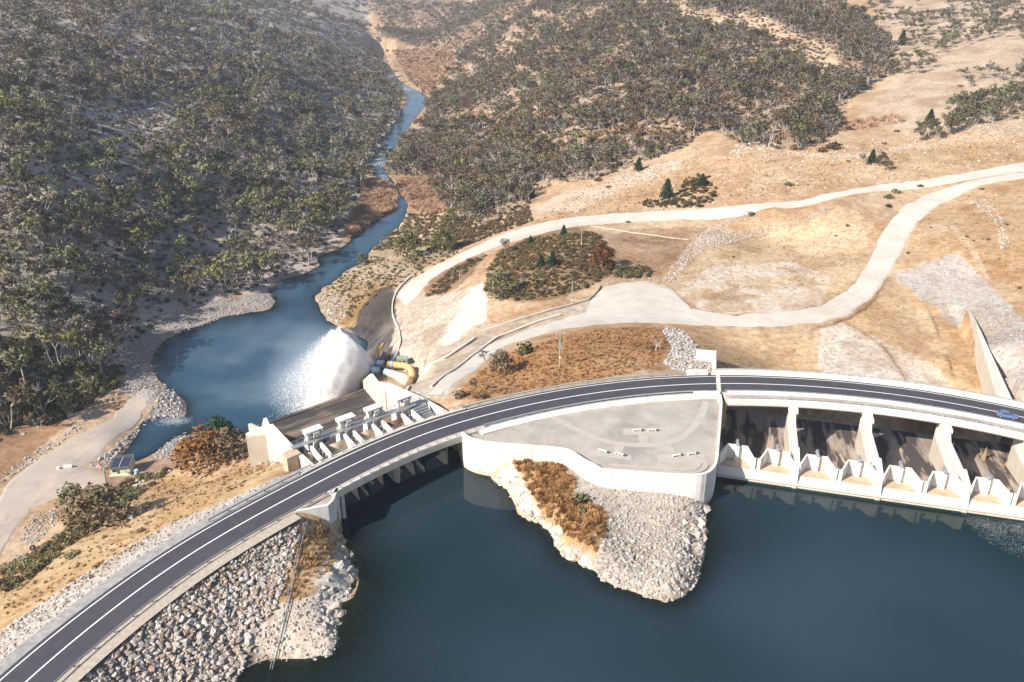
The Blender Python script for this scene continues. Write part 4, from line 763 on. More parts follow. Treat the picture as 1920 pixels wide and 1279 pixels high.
for k_, (l, r) in enumerate(GP):
    for a in (l, r):
        prof = [(-2.6, -14), (-7.7, -1.7), (-7.7, -.5), (2.4, -.5), (3.6, -3), (4.5, -14)]; V = [(*G(a - .28 + (.10 * (b + 7.7)), b), z_) for b, z_ in prof] + [(*G(a + .28 + .10 * (b + 7.7), b), z_) for b, z_ in prof]; n = len(prof)
        MB().add(V, [(i, (i + 1) % n, n + (i + 1) % n, n + i) for i in range(n)] + [tuple(range(n)), tuple(range(2 * n - 1, n - 1, -1))]).build('pier', M['white_concrete'], gs)
    MB().prism([G(l + .6, -4.6), G(r - .1, -4.6), G(r + .7, 2.4), G(l + 1.3, 2.4)], -14, -4.2).build('machinery_floor', M['rust'] if k_ > 1 else M['tan_steel'], gs)
    mb = MB(); 
    for t_ in range(5): mb.tube([(*G(l + .7 + t_ * .1, -6.5 + 1.6 * t_), -4.1), (*G(r - .4, -5.6 + 1.6 * t_), -1.2)], .10, 5)
    mb.build('gate_arm', M['steel'], gs)
BAYS = [(-.2 + .6, 2.1 - .3), (4.9, 10.2), (13.3, 17.6), (20.9, 25.7)]
for k_, (l, r) in enumerate(BAYS):
    V = []; ns = 9
    for i in range(ns):
        t = i / (ns - 1); ang = math.radians(12 + 50 * t); b = -6.8 + 7.5 * (1 - math.cos(math.radians(55) * (1 - t))) * .62; z_ = -8.8 + 7.3 * t
        b = -6.2 + 4.2 * (t ** 1.6)
        V += [(*G(l + .1 * (b + 7.7), b), z_), (*G(r + .1 * (b + 7.7), b), z_)]
    V += [(*G(l + .1 * (V_b + 7.7), V_b + .25), z_) for V_b, z_ in [(-6.2, -8.8)]] ; V.pop()
    F = [(2 * i, 2 * i + 1, 2 * i + 3, 2 * i + 2) for i in range(ns - 1)]
    o = MB().add(V, F).build('radial_gate', M['rust'] if k_ == 3 else M['tan_steel'], gs, smooth=True); so_ = o.modifiers.new('plate', 'SOLIDIFY'); so_.thickness = .25
    for sa_ in (.33, .66):
        rb = MB(); pts = []
        for i in range(ns):
            t = i / (ns - 1); b = -6.2 + 4.2 * t ** 1.6 - .1; a = l + (r - l) * sa_ + .1 * (b + 7.7); pts.append((*G(a, b), -8.8 + 7.3 * t))
        if r - l > 3: rb.tube(pts, .12, 5).build('rib', M['rust'] if k_ == 3 else M['tan_steel'], gs)
for i in range(8):       # stop logs lean in the last bay
    q = [G(29.3 + .02 * i, -6.8 + i * .62), G(33.6, -6.8 + i * .62), G(33.6, -6.3 + i * .62), G(29.3 + .02 * i, -6.3 + i * .62)]; MB().prism(q, -9 + i * .45, -3.2 + i * .42).build('stop_log', M['steel'], gs)
MB().prism([G(29.4, -1.2), G(34, -1.2), G(34, 3.5), G(29.6, 3.5)], -14, -.55).build('deck', M['concrete'], gs)
_ords = ['leftmost', 'second from left', 'third from left', 'rightmost']
for k_, (l, r) in enumerate(GP):
    a = (l + r) / 2 + 1.05; c = G(a, .6); rz = math.atan2(GU[1], GU[0]); e = empty('hoist_cabin', (*c, -.5), rz); tag(e, _ords[k_] + ' white gate hoist cabin above the gate walkway', 'hoist cabin', 'white hoist cabins along the gates')
    def part(mb, name, m_): o = mb.build(name, M[m_], None, loc=(0, 0, 0)); o.parent = e; return o
    part(MB().box((0, 0, 2.55), (4.2, 1.9, .75)), 'housing', 'white_concrete'); part(MB().box((0, 0, 2.97), (4.4, 2.1, .09)), 'roof', 'white_paint')
    for sx in (-1.5, 1.5): part(MB().box((sx, 0, 1.0), (.4, 1.4, 2.4)), 'leg', 'white_concrete')
    part(MB().box((-.6, -.75, 2.2), (.8, .5, .5)), 'motor', 'dark_steel'); part(MB().box((1.2, -.9, 2.2), (.5, .5, .6)), 'motor', 'dark_steel'); part(MB().tube([(.2, -.6, 2.4), (.2, -.6, .2)], .12, 6), 'hoist_rod', 'dark_steel')
    part(MB().box((.3, -1.1, 2.0), (1.5, .5, .9)), 'gearbox', 'concrete')
fb = empty('footbridge', (*G(17, -1), .3)); tag(fb, 'long grey steel footbridge running past the hoist cabins', 'footbridge')
p0, p1 = G(-1.5, -.9), G(31, -1.6); d = (p1 - p0) / np.hypot(*(p1 - p0)); nn = np.array([-d[1], d[0]])
MB().wall([p0, p1], 1.3, .28, .0).build('deck', M['steel'], fb)
for o_ in (0.0, 1.25):
    for h in (.75, 1.25): MB().tube([(*(p0 + nn * o_), h), (*(p1 + nn * o_), h)], .045, 5).build('handrail', M['steel'], fb)
    pr = None
    for t in np.linspace(0, 1, 19):
        q = p0 + (p1 - p0) * t + nn * o_
        if pr is None: pr = MB().box((0, 0, .5), (.07, .07, 1.5)).build('post', M['steel'], fb, loc=(0, 0, 0)); pr.matrix_parent_inverse = Matrix.Translation(-fb.location); pr.location = (*q, .2)
        else: dup(pr, fb, (*q, .2))
MB().prism([G(-4.2, -3.5), G(-.7, -3.2), G(-.7, -.2), G(-4.0, -.5)], -12, .0).build('landing', M['tan_steel'], fb)
MB().wall([G(34.8, -9.4), G(40, -10.2)], .8, -.2, -8).build('parapet', M['concrete'], gs)

# ------------------------------------------------------------------ draped low walls, fences
def drape_wall(name, pts, th, h, m, label, cat, n=40, sink=1.2, it=2, group=None):
    q = hpoly(pts); l = smoothline(q[:, :2], n, it); z_ = gz(l[:, 0], l[:, 1]); zz = z_.copy()
    for _ in range(4): zz[1:-1] = (zz[:-2] + 2 * zz[1:-1] + zz[2:]) / 4
    o = MB().wall(l, th, zz + h, np.minimum(z_, zz) - sink).build(name, m); return tag(o, label, cat, group)
drape_wall('kerb_wall', [(897,627),(925,617),(960,606),(1020,588),(1060,577),(1104,564)], .6, .75, M['white_concrete'], 'low white kerb wall along the upper edge of the access road', 'wall')
drape_wall('guard_rail', [(1104,564),(1115,555),(1122,546),(1127,537)], .12, .8, M['steel'], 'short grey guard rail at the corner of the turning area', 'guard rail', sink=.3)
drape_wall('barrier_wall', [(1050,592),(1000,607),(956,625),(930,634),(915,645),(880,671),(845,698),(806,727)], .7, .8, M['concrete'], 'grey barrier wall between the two strips of the access road', 'wall')
drape_wall('barrier_wall', [(888,636),(862,654),(830,676),(790,710),(757,740)], .9, 1.0, M['concrete'], 'stepped concrete wall above the valve yard with posts', 'wall')
drape_wall('parapet_wall', [(770,520),(752,537),(741,552),(735,570),(734,588),(739,603),(747,622),(750,642),(745,662),(733,682),(724,696)], .5, 1.0, M['concrete'], 'curving concrete parapet above the wet rock pit with shade painted in', 'wall', n=60)
drape_wall('kerb_wall', [(1380,418),(1420,420),(1470,403)], .3, .1, M['concrete'], 'faint concrete edge of the rock drain', 'kerb')
drape_wall('cable_trough', [(1106,424),(1140,430),(1180,436),(1240,444),(1290,450)], .8, .15, M['concrete'], 'thin pale strip of stone crossing the brown slope below the upper road', 'stone strip')
q = hpoly([(576,977),(566,1010),(552,1075),(540,1130),(524,1200),(515,1235)]); l = smoothline(q[:, :2], 24, 2); zz = gz(l[:, 0], l[:, 1]) + .45
l = np.vstack([l, P(500, 1285, -8.6)]); zz = np.r_[zz, -8.7]
rl = empty('slipway_rail', (*l[0], zz[0])); tag(rl, 'thin pale double rail running down the rocks into the reservoir', 'rail')
for o_ in (-.2, .2): MB().tube([(p[0] + o_, p[1], z_) for p, z_ in zip(l, zz)], .07, 5).build('rail', M['steel'], rl)
mb = MB()
for p, z_ in zip(l[::3], zz[::3]): mb.box((*p, z_ - .28), (.5, .12, .5))
mb.build('sleeper', M['timber'], rl)['kind'] = 'stuff'

# ------------------------------------------------------------------ valve yard: two outlet pipes, valves, davit, hut
def pipe_thing(label, pts, rad, zc, m_body, collar, valve, rv):
    q = [(*P(a, b, zc), zc) for a, b in pts]; e = empty('outlet_pipe', q[0]); tag(e, label, 'pipe')
    MB().tube(q, rad, 14).build('pipe', m_body, e, smooth=True)
    c = [(*P(a, b, zc), zc) for a, b in collar]; MB().tube(c, rad[-1] + .12, 14).build('collar', M['blue'], e, smooth=True)
    v_ = [(*P(a, b, zc), zc) for a, b in valve]; vo = MB().tube(v_, rv, 14).build('valve', M['blue'], e, smooth=True)
    fl = Vector(v_[0]); dr = (Vector(v_[1]) - fl).normalized()
    for t in (0, .5): MB().tube([fl + dr * t * 1.6, fl + dr * (t * 1.6 + .22)], rv + .22, 14).build('flange', M['steel'], vo)
    for t in (.12, .5, .85):
        i = t * (len(q) - 1); k0 = int(i); f = i - k0; p = np.array(q[k0]) * (1 - f) + np.array(q[min(k0 + 1, len(q) - 1)]) * f; g = float(gz(p[0], p[1]))
        MB().box((p[0], p[1], (p[2] + g) / 2 - .4), (1.1, .7, max(.6, p[2] - g) + .4)).build('support', M['concrete'], e)
    return e
zp = float(gz(*P(735, 692, -36))) + 2.2
pipe_thing('nearer tapered white and orange outlet pipe with blue valve', [(766,716),(757,711),(745,705),(733,700),(722,697)], [2.0, 1.9, 1.55, 1.25, 1.15], zp, M['pipe'], [(727,698.5),(722,697)], [(711,694.5),(697,693.5)], 1.2)
pipe_thing('further curved orange outlet pipe with blue valve', [(772,708),(773,699),(769,690.5),(760,686),(748,685),(737,684),(727,683)], [1.2]*7, zp, M['pipe_rust'], [(738,684),(733,683.6)], [(719,682.5),(707,681)], 1.1)
p = hit(713.5, 688)[0]; e = empty('davit_crane', p); tag(e, 'yellow davit crane standing behind the outlet valves', 'crane')
top = Vector((p[0] - .5, p[1], p[2] + 6.6)); tip = top + Vector((2.0, 1.0, 2.8))
MB().tube([p - np.array([0, 0, .4]), top], [.38, .32], 8).build('mast', M['yellow'], e); MB().tube([top, tip], [.34, .26], 8).build('boom', M['yellow'], e); MB().tube([tip, tip - Vector((0, 0, 3.6))], .05, 4).build('cable', M['dark_steel'], e); MB().box(tip - Vector((0, 0, 3.7)), (.3, .3, .4)).build('hook', M['dark_steel'], e)
p = P(755, 679, zp - 1.7); g = float(gz(*p)); e = empty('valve_hut', (*p, g), math.radians(-4)); tag(e, 'pale green flat roofed hut behind the outlet pipes', 'hut')
for nm, c, s_, m_ in (('wall', (0, 0, 1.1), (3.9, 2.6, 2.6), 'green'), ('roof', (0, 0, 2.45), (4.2, 2.9, .16), 'green'), ('door', (-.7, -1.33, .85), (.9, .08, 1.9), 'dark_steel'), ('window', (.9, -1.33, 1.5), (1.0, .06, .6), 'glass')):
    o = MB().box(c, s_).build(nm, M[m_], None, loc=(0, 0, 0)); o.parent = e
q = hpoly([(713,698),(719,686),(726,673)]); zz = q[:, 2].max() + 1.5; e = empty('valve_platform', (*q[0][:2], zz)); tag(e, 'grey steel access platform crossing between the two valves', 'platform')
MB().wall(q[:, :2], 1.5, zz, zz - .2).build('deck', M['dark_steel'], e); MB().tube([(a, b, zz + 1) for a, b in q[:, :2]], .05, 5).build('handrail', M['steel'], e)
for a, b, _z in q: MB().box((a, b, zz - .6), (.14, .14, 3.2)).build('post', M['steel'], e)

# ------------------------------------------------------------------ little building at the toe, tank, sign, markers
a0 = P(208, 891.5, -45.2); a1 = P(245, 888, -45.2); g = float(gz(*((a0 + a1) / 2))); ux = (a1 - a0); Lw = np.hypot(*ux); rz = math.atan2(ux[1], ux[0])
hs = empty('pump_house', (*((a0 + a1) / 2), g), rz); tag(hs, 'small cream building with dark flat roof at the foot of the dam', 'building')
def hp(nm, c, s_, m_, par=None):
    o = MB().box(c, s_).build(nm, M[m_], None, loc=(0, 0, 0)); o.parent = par or hs; return o
hp('wall', (0, 3, 1.0), (Lw, 6.0, 3.0), 'cream'); rf = hp('roof', (0, 2.9, 2.62), (Lw + .5, 6.8, .22), 'dark_steel')
for sx in (-1, 1): 
    hp('roof_panel', (sx * Lw * .24, 2.8, 2.78), (Lw * .40, 5.2, .08), 'solar', rf)
for c, s_ in (((0, 6.1, 3.3), (Lw + .3, .07, .07)), ((0, 6.1, 2.95), (Lw + .3, .05, .05)), ((Lw / 2 + .1, 2.9, 3.3), (.07, 6.4, .07)), ((0, 2.8, 2.9), (.35, 5.6, .14)), ((0, -.35, 2.9), (Lw, .08, .1))): hp('roof_rail', c, s_, 'steel', rf)
for x_ in np.linspace(-Lw / 2 + .1, Lw / 2, 5): hp('rail_post', (x_, 6.1, 3.0), (.06, .06, .6), 'steel', rf)
dr_ = hp('garage_door', (Lw * .14, -.03, 1.05), (Lw * .30, .08, 1.9), 'green'); 
for z_ in (.55, 1.0, 1.45): hp('door_panel', (Lw * .14, -.085, z_), (Lw * .28, .03, .38), 'cream', dr_)
hp('door', (-Lw * .08, -.03, .95), (.75, .08, 1.75), 'dark_steel'); w1 = hp('window', (-Lw * .28, -.04, 1.5), (Lw * .2, .06, .7), 'glass'); hp('window_frame', (-Lw * .28, -.06, 1.12), (Lw * .22, .1, .08), 'white_paint', w1); hp('skirt', (0, -.5, .12), (Lw + .5, 1.0, .5), 'cream')
hp('equipment_box', (Lw / 2 - .35, -.45, .6), (.6, .6, 1.1), 'green')
p = hit(257.5, 892)[0]; e = empty('water_tank', p); tag(e, 'small pale blue tank on a stand right of the cream building', 'tank')
for mbb, nm, m_ in ((MB().tube([(0, 0, .7), (0, 0, 2.1)], .65, 12), 'tank', 'blue'), (MB().box((0, 0, .35), (1.2, 1.2, .8)), 'stand', 'steel'), (MB().tube([(0, 0, 2.1), (0, 0, 2.3)], .25, 8), 'lid', 'white_paint')): o = mbb.build(nm, M[m_], None, loc=(0, 0, 0)); o.parent = e
p = hit(188, 882)[0]; e = empty('notice_board', p); tag(e, 'small pink notice board at the corner of the brown yard', 'sign')
o = MB().box((0, 0, 1.3), (1.1, .08, 1.2)).build('board', M['pink'], None, loc=(0, 0, 0)); o.parent = e
for sx in (-.4, .4): o = MB().box((sx, .06, .5), (.08, .08, 1.8)).build('post', M['timber'], None, loc=(0, 0, 0)); o.parent = e
for (a, b), lab in (((110, 880), 'left white concrete block beside the brown track'), ((128, 877), 'longer white concrete beam lying beside the brown track'), ((245, 973), 'lone white marker block on the tan dam slope')):
    p = hit(a, b)[0]; o = MB().box((0, 0, .4), (2.6 if 'beam' in lab else 1.0, .8, 1.0), .15).build('concrete_block', M['white_concrete'], loc=(0, 0, 0), bevel=.06); o.location = p; tag(o, lab, 'block')
p = hit(62, 1030)[0]; e = empty('tyre_pile', p); tag(e, 'row of dark tyres on the grey gravel near the bare white tree', 'tyres')
for i in range(4):
    bm = bmesh.new(); me = bpy.data.meshes.new('tyre'); n, k2 = 14, 6
    V = [((.55 + .22 * math.cos(v_)) * math.cos(u), (.55 + .22 * math.cos(v_)) * math.sin(u), .22 * math.sin(v_)) for u in [2 * math.pi * a / n for a in range(n)] for v_ in [2 * math.pi * c / k2 for c in range(k2)]]
    me.from_pydata(V, [], [(a * k2 + c, ((a + 1) % n) * k2 + c, ((a + 1) % n) * k2 + (c + 1) % k2, a * k2 + (c + 1) % k2) for a in range(n) for c in range(k2)]); me.materials.append(M['rubber'])
    o = link(bpy.data.objects.new('tyre', me), e); o.location = (i * 1.0, -i * .8, .5); o.rotation_euler = (1.1, 0, .7); bm.free()

# ------------------------------------------------------------------ power poles
def pole(bx, by, h, label, arms=1, transformer=False):
    p = hit(bx, by)[0]; e = empty('power_pole', p); tag(e, label, 'power pole', 'power poles on the slopes')
    def part(mb, nm, m_): o = mb.build(nm, M[m_], None, loc=(0, 0, 0)); o.parent = e; return o
    part(MB().tube([(0, 0, -.6), (0, 0, h)], [.2, .14], 7), 'pole', 'timber')
    for k_ in range(arms):
        z_ = h - .5 - k_ * 1.3; ar = part(MB().box((0, 0, z_), (2.4, .14, .16), .25), 'crossarm', 'timber')
        for sx in (-1.05, 0, 1.05):
            o = MB().tube([(sx * .97, sx * .25, z_ + .08), (sx * .97, sx * .25, z_ + .4)], .08, 6).build('insulator', M['white_paint'], None, loc=(0, 0, 0)); o.parent = ar
    if transformer: part(MB().box((0, -.45, h * .62), (.9, .7, 1.2)), 'transformer', 'steel'); part(MB().box((0, -.2, h * .3), (.4, .3, .6)), 'meter_box', 'white_paint')
    else: part(MB().box((0, -.2, h * .22), (.3, .25, .5)), 'meter_box', 'white_paint')
pole(863, 543.5, 8.6, 'timber power pole beside the narrow shrub strip above the valve yard'); pole(1090, 464, 9.5, 'timber power pole at the top of the scrub knoll'); pole(1072, 572, 9.0, 'timber power pole at the lower edge of the scrub knoll'); pole(1049, 689, 10.6, 'timber power pole with transformer on the orange grass mound', 2, True)
p = hit(793.5, 686)[0]; e = empty('lamp_post', p); tag(e, 'thin grey lamp post at the back of the valve yard', 'lamp post')
o = MB().tube([(0, 0, -.4), (0, 0, 7.8)], [.11, .07], 6).build('post', M['steel'], None, loc=(0, 0, 0)); o.parent = e; o = MB().box((-.5, 0, 7.8), (1.2, .25, .12)).build('lamp', M['steel'], None, loc=(0, 0, 0)); o.parent = e

# ------------------------------------------------------------------ the car on the bridge
ph, _o = road_coords(*P(1888, 782, .3)); c = road(ph, -1.9); rz = math.radians(float(ph) - 90)
cr = empty('car', (*c, .006), rz); tag(cr, 'blue grey car driving across the spillway bridge', 'car')
def carpart(nm, V, F, m_, par=None, sm=False):
    me = bpy.data.meshes.new(nm); me.from_pydata(V, [], F); me.materials.append(M[m_]); o = link(bpy.data.objects.new(nm, me)); o.parent = par or cr
    b = o.modifiers.new('bevel', 'BEVEL'); b.width = .06; b.segments = 2; return o
def loft(sec):
    V = []; F = []
    for x, y, z0, z1 in sec: V += [(x, -y, z0), (x, y, z0), (x, y, z1), (x, -y, z1)]
    for i in range(len(sec) - 1):
        a = 4 * i
        for k_ in range(4): F.append((a + k_, a + (k_ + 1) % 4, a + 4 + (k_ + 1) % 4, a + 4 + k_))
    n = len(V); return V, F + [(3, 2, 1, 0), (n - 4, n - 3, n - 2, n - 1)]
carpart('body', *loft([(-2.2, .78, .42, .85), (-2.05, .88, .3, .98), (-.9, .9, .26, 1.0), (.9, .9, .26, .96), (1.9, .86, .3, .84), (2.2, .74, .42, .72)]), 'car')
carpart('cabin', *loft([(-1.95, .72, .98, 1.05), (-1.45, .70, .98, 1.46), (.15, .70, .98, 1.48), (.95, .74, .95, 1.0)]), 'car')
carpart('windscreen', [(.25, -.62, 1.47), (.25, .62, 1.47), (.93, .66, 1.06), (.93, -.66, 1.06)], [(0, 1, 2, 3)], 'glass').location = (.03, 0, .03)
carpart('rear_window', [(-1.5, -.6, 1.44), (-1.5, .6, 1.44), (-1.9, .64, 1.1), (-1.9, -.64, 1.1)], [(3, 2, 1, 0)], 'glass').location = (-.03, 0, .03)
for s_ in (-1, 1): carpart('side_window', [(-1.3, s_ * .715, 1.05), (.7, s_ * .735, 1.05), (.1, s_ * .715, 1.38), (-1.25, s_ * .71, 1.38)], [(0, 1, 2, 3)], 'glass').location = (0, s_ * .01, 0)
for x_ in (-1.35, 1.35):
    for y_ in (-.8, .8):
        wh = MB().tube([(x_, y_ - .1, .32), (x_, y_ + .1, .32)], .32, 16).build('wheel', M['rubber'], None, loc=(0, 0, 0)); wh.parent = cr
        rm = MB().tube([(x_, y_ - .11, .32), (x_, y_ + .11, .32)], .19, 12).build('rim', M['steel'], None, loc=(0, 0, 0)); rm.parent = wh
for y_ in (-.6, .6):
    o = MB().box((2.17, y_, .66), (.1, .3, .12)).build('headlight', M['white_paint'], None, loc=(0, 0, 0)); o.parent = cr; o = MB().box((-2.17, y_, .78), (.1, .26, .14)).build('tail_light', M['rust'], None, loc=(0, 0, 0)); o.parent = cr
# ------------------------------------------------------------------ plants and stones: meshes
class TB:
    """leaf and branch collector in local coordinates"""
    def __init__(s, seed): s.r = random.Random(seed); s.wood = MB(); s.lv = []; s.lf = []; s.ln = []
    def limb(s, a, b, r0, r1, bend=.25, seg=5, n=4):
        a = Vector(a); b = Vector(b); L = (b - a).length; off = Vector((s.r.uniform(-1, 1), s.r.uniform(-1, 1), s.r.uniform(-.3, .5))) * L * bend
        pts = [a.lerp(b, t) + off * (t * (1 - t)) * 2 for t in [i / n for i in range(n + 1)]]
        s.wood.tube(pts, [r0 + (r1 - r0) * i / n for i in range(n + 1)], seg, cap=False); return pts
    def leaf(s, c, sz, up=.5):
        n = Vector((s.r.gauss(0, 1), s.r.gauss(0, 1), s.r.gauss(0, 1) + up)).normalized(); u = n.orthogonal().normalized(); ang = s.r.uniform(0, 6.28); u = Matrix.Rotation(ang, 3, n) @ u; v = n.cross(u); w_ = sz * s.r.uniform(.35, .6); l = sz * s.r.uniform(.7, 1.2); k_ = len(s.lv)
        s.lv += [tuple(Vector(c) + u * l * .5), tuple(Vector(c) + v * w_ * .5), tuple(Vector(c) - u * l * .5), tuple(Vector(c) - v * w_ * .5)]; s.lf.append((k_, k_ + 1, k_ + 2, k_ + 3)); s.ln.append(n)
    def clump(s, c, rx, rz, n, sz):
        for _ in range(n):
            while True:
                p = Vector((s.r.uniform(-1, 1), s.r.uniform(-1, 1), s.r.uniform(-.75, 1)))
                if .25 < p.length < 1: break
            s.leaf((c[0] + p.x * rx, c[1] + p.y * rx, c[2] + p.z * rz), sz, .4 + p.z); s.ln[-1] = (p * .9 + Vector((0, 0, .35)) + s.ln[-1] * .35).normalized()
    def meshes(s, name):
        wm = bpy.data.meshes.new(name + '_wood'); wm.from_pydata(s.wood.v, [], s.wood.f); wm.polygons.foreach_set('use_smooth', [True] * len(wm.polygons))
        lm = bpy.data.meshes.new(name + '_leaves'); lm.from_pydata(s.lv, [], s.lf)
        if s.lf: lm.polygons.foreach_set('use_smooth', [True] * len(s.lf)); lm.normals_split_custom_set([tuple(n_) for n_ in s.ln for _ in range(4)])     # leaves are shaded by the clump they belong to
        return wm, lm
def gum(seed, form):
    t = TB(seed); r = t.r; h = 10.0
    stems = {'multi': 3, 'umbrella': 1, 'round': 1, 'tall': 1, 'open': 2}[form]; spread = {'multi': 3.4, 'umbrella': 3.9, 'round': 3.0, 'tall': 2.2, 'open': 3.6}[form]
    tops = []
    for s_ in range(stems):
        a0 = 6.28 * s_ / stems + r.uniform(-.4, .4); lean = 1.5 if stems > 1 else .5; fork = Vector((math.cos(a0) * lean, math.sin(a0) * lean, h * r.uniform(.36, .48)))
        t.limb((math.cos(a0) * .1, math.sin(a0) * .1, -.8), fork, .26 / stems ** .4, .16 / stems ** .3)
        nl = {'multi': 3, 'umbrella': 6, 'round': 6, 'tall': 5, 'open': 4}[form]
        for i in range(nl):
            an = a0 * (stems > 1) + (6.28 * i / nl if stems == 1 else r.uniform(-1.1, 1.1)) + r.uniform(-.3, .3); d = spread * r.uniform(.55, 1.0); z_ = h * {'umbrella': r.uniform(.74, .9), 'round': r.uniform(.55, .92), 'tall': r.uniform(.5, .98), 'multi': r.uniform(.68, .93), 'open': r.uniform(.6, .92)}[form]
            e = Vector((fork.x + math.cos(an) * d, fork.y + math.sin(an) * d, z_)); pts = t.limb(fork, e, .12, .04, .3)
            tops.append(e)
            m_ = pts[2]; e2 = m_ + Vector((r.uniform(-1, 1), r.uniform(-1, 1), r.uniform(.6, 1.6))) * 1.0; t.limb(m_, e2, .06, .03, .2, 4, 2); tops.append(e2)
    if form in ('round', 'tall'): tops.append(Vector((r.uniform(-.3, .3), r.uniform(-.3, .3), h * .95)))
    for c in tops:
        k_ = r.uniform(.75, 1.25); t.clump(c, (1.25 if form != 'tall' else 1.0) * k_, (.62 if form in ('umbrella', 'open', 'multi') else .85) * k_, int(24 * k_ * (.8 if form == 'open' else 1)), .92)
    return t.meshes('gum_tree')
def deadtree(seed):
    t = TB(seed); r = t.r; f = Vector((r.uniform(-.6, .6), r.uniform(-.6, .6), 3.2)); t.limb((0, 0, -.6), f, .30, .2)
    for i in range(7):
        an = i * .9 + r.uniform(-.3, .3); e = f + Vector((math.cos(an) * r.uniform(1.2, 3.6), math.sin(an) * r.uniform(1.2, 3.6), r.uniform(1.5, 6.0))); p = t.limb(f, e, .15, .04, .35)
        for q in (p[2], p[3]):
            e2 = q + Vector((r.uniform(-1.6, 1.6), r.uniform(-1.6, 1.6), r.uniform(.3, 1.7))); t.limb(q, e2, .06, .02, .2, 4, 2)
    return t.meshes('bare_tree')
def shrub(seed, flat=.62):
    t = TB(seed); r = t.r
    for i in range(4): t.limb((0, 0, -.2), (r.uniform(-.5, .5), r.uniform(-.5, .5), .6), .04, .02, .2, 3, 2)
    for i in range(6): a = i * 1.05; d = r.uniform(.25, .62); t.clump((math.cos(a) * d, math.sin(a) * d, flat * r.uniform(.45, .85)), .46, flat * .52, 17, .44)
    t.clump((0, 0, flat), .5, flat * .5, 16, .34); return t.meshes('shrub')
def bushytree(seed):
    t = TB(seed); r = t.r; t.limb((0, 0, -.5), (.2, .1, 3.5), .3, .2)
    for i in range(15):
        a = i * 2.4; d = 3.1 * math.sqrt((i + .5) / 15); z_ = 2.4 + 5.2 * (1 - (d / 3.5) ** 2) * r.uniform(.75, 1.1) ; c = Vector((math.cos(a) * d, math.sin(a) * d, z_))
        if i % 3 == 0: t.limb((.2, .1, 3.0), c, .1, .04)
        t.clump(c, 1.45, 1.2, 36, .95)
    for i in range(7): a = i * .9; t.clump((math.cos(a) * 2.9, math.sin(a) * 2.9, r.uniform(1.2, 2.4)), 1.2, 1.0, 24, .9)
    return t.meshes('bushy_tree')
def pine(seed):
    t = TB(seed); r = t.r; t.limb((0, 0, -.5), (0, 0, 9.8), .26, .05, 0)
    for k_ in range(15):
        z_ = .9 + 8.7 * k_ / 15; R = 3.7 * (1 - k_ / 15.5) ** .85
        for i in range(max(4, int(9 - k_ * .3))):
            a = i * 6.28 / max(4, int(9 - k_ * .3)) + k_ * .7 + r.uniform(-.2, .2)
            for q in (.35, .65, .95): t.clump((math.cos(a) * R * q, math.sin(a) * R * q, z_ - .35 * q + .25 * q * q), .42 + .22 * (1 - q), .32, 7, .75)
    t.clump((0, 0, 9.7), .25, .5, 8, .4); return t.meshes('pine_tree')
def reedclump(seed, n=26, h=1.0, lean=.35, sp=.5):
    r = random.Random(seed); V = []; F = []
    for i in range(n):
        a = r.uniform(0, 6.28); d = sp * math.sqrt(r.random()); x, y = math.cos(a) * d, math.sin(a) * d; hh = h * r.uniform(.6, 1.1); b = r.uniform(0, 6.28); wd = .045 * r.uniform(.8, 1.6); lx, ly = math.cos(b) * lean * hh, math.sin(b) * lean * hh; k_ = len(V)
        V += [(x - wd, y, -.05), (x + wd, y, -.05), (x + lx * .5 + wd, y + ly * .5, hh * .65), (x + lx * .5 - wd, y + ly * .5, hh * .65), (x + lx, y + ly, hh)]; F += [(k_, k_ + 1, k_ + 2, k_ + 3), (k_ + 3, k_ + 2, k_ + 4)]
    me = bpy.data.meshes.new('clump'); me.from_pydata(V, [], F); return me
def hullrock(seed, n=15, flat=.7):
    r = random.Random(seed); bm = bmesh.new()
    for i in range(n):
        v_ = Vector((r.gauss(0, 1), r.gauss(0, 1), r.gauss(0, 1))).normalized() * r.uniform(.42, .58); bm.verts.new((v_.x * r.uniform(.85, 1.2), v_.y, v_.z * flat))
    o = bmesh.ops.convex_hull(bm, input=bm.verts); bmesh.ops.delete(bm, geom=[g for g in o['geom_interior'] if isinstance(g, bmesh.types.BMVert)] , context='VERTS')
    me = bpy.data.meshes.new('stone'); bm.to_mesh(me); bm.free(); return me
def bigrock(seed, flat=.55):
    bm = bmesh.new(); bmesh.ops.create_icosphere(bm, subdivisions=4, radius=.5); off = seed * 7.3
    for v_ in bm.verts:
        p = v_.co; n = p.normalized(); d = fbm(np.array(n.x * 2.2 + off), np.array(n.y * 2.2 + n.z * 1.7), seed, 4) - .5; q = math.floor((n.z * 2 + d * 2) * 2.2) / 2.2
        v_.co = Vector((p.x, p.y, p.z * flat)) * (1 + .85 * float(d)) + n * .03 * (q - n.z * 2)
    me = bpy.data.meshes.new('boulder'); bm.to_mesh(me); bm.free(); return me
def setmats(me, *ms):
    me.materials.clear()
    for m in ms: me.materials.append(m)
    return me
def joined(wl, wood, leaf):
    """wood and leaves as one mesh with two materials, for the far masses"""
    wm, lm = wl; V = [tuple(v_.co) for v_ in wm.vertices]; F = [tuple(p.vertices) for p in wm.polygons]; n = len(V); k_ = len(F)
    V += [tuple(v_.co) for v_ in lm.vertices]; F += [tuple(i + n for i in p.vertices) for p in lm.polygons]; me = bpy.data.meshes.new('tree'); me.from_pydata(V, [], F); me.materials.append(wood); me.materials.append(leaf); me.polygons.foreach_set('material_index', [0] * k_ + [1] * (len(F) - k_)); me.polygons.foreach_set('use_smooth', [True] * len(F))
    nw = [tuple(v_.normal) for v_ in wm.vertices]; nl = [tuple(c_.vector) for c_ in lm.corner_normals]; me.normals_split_custom_set([nw[i] for f in F[:k_] for i in f] + nl); return me
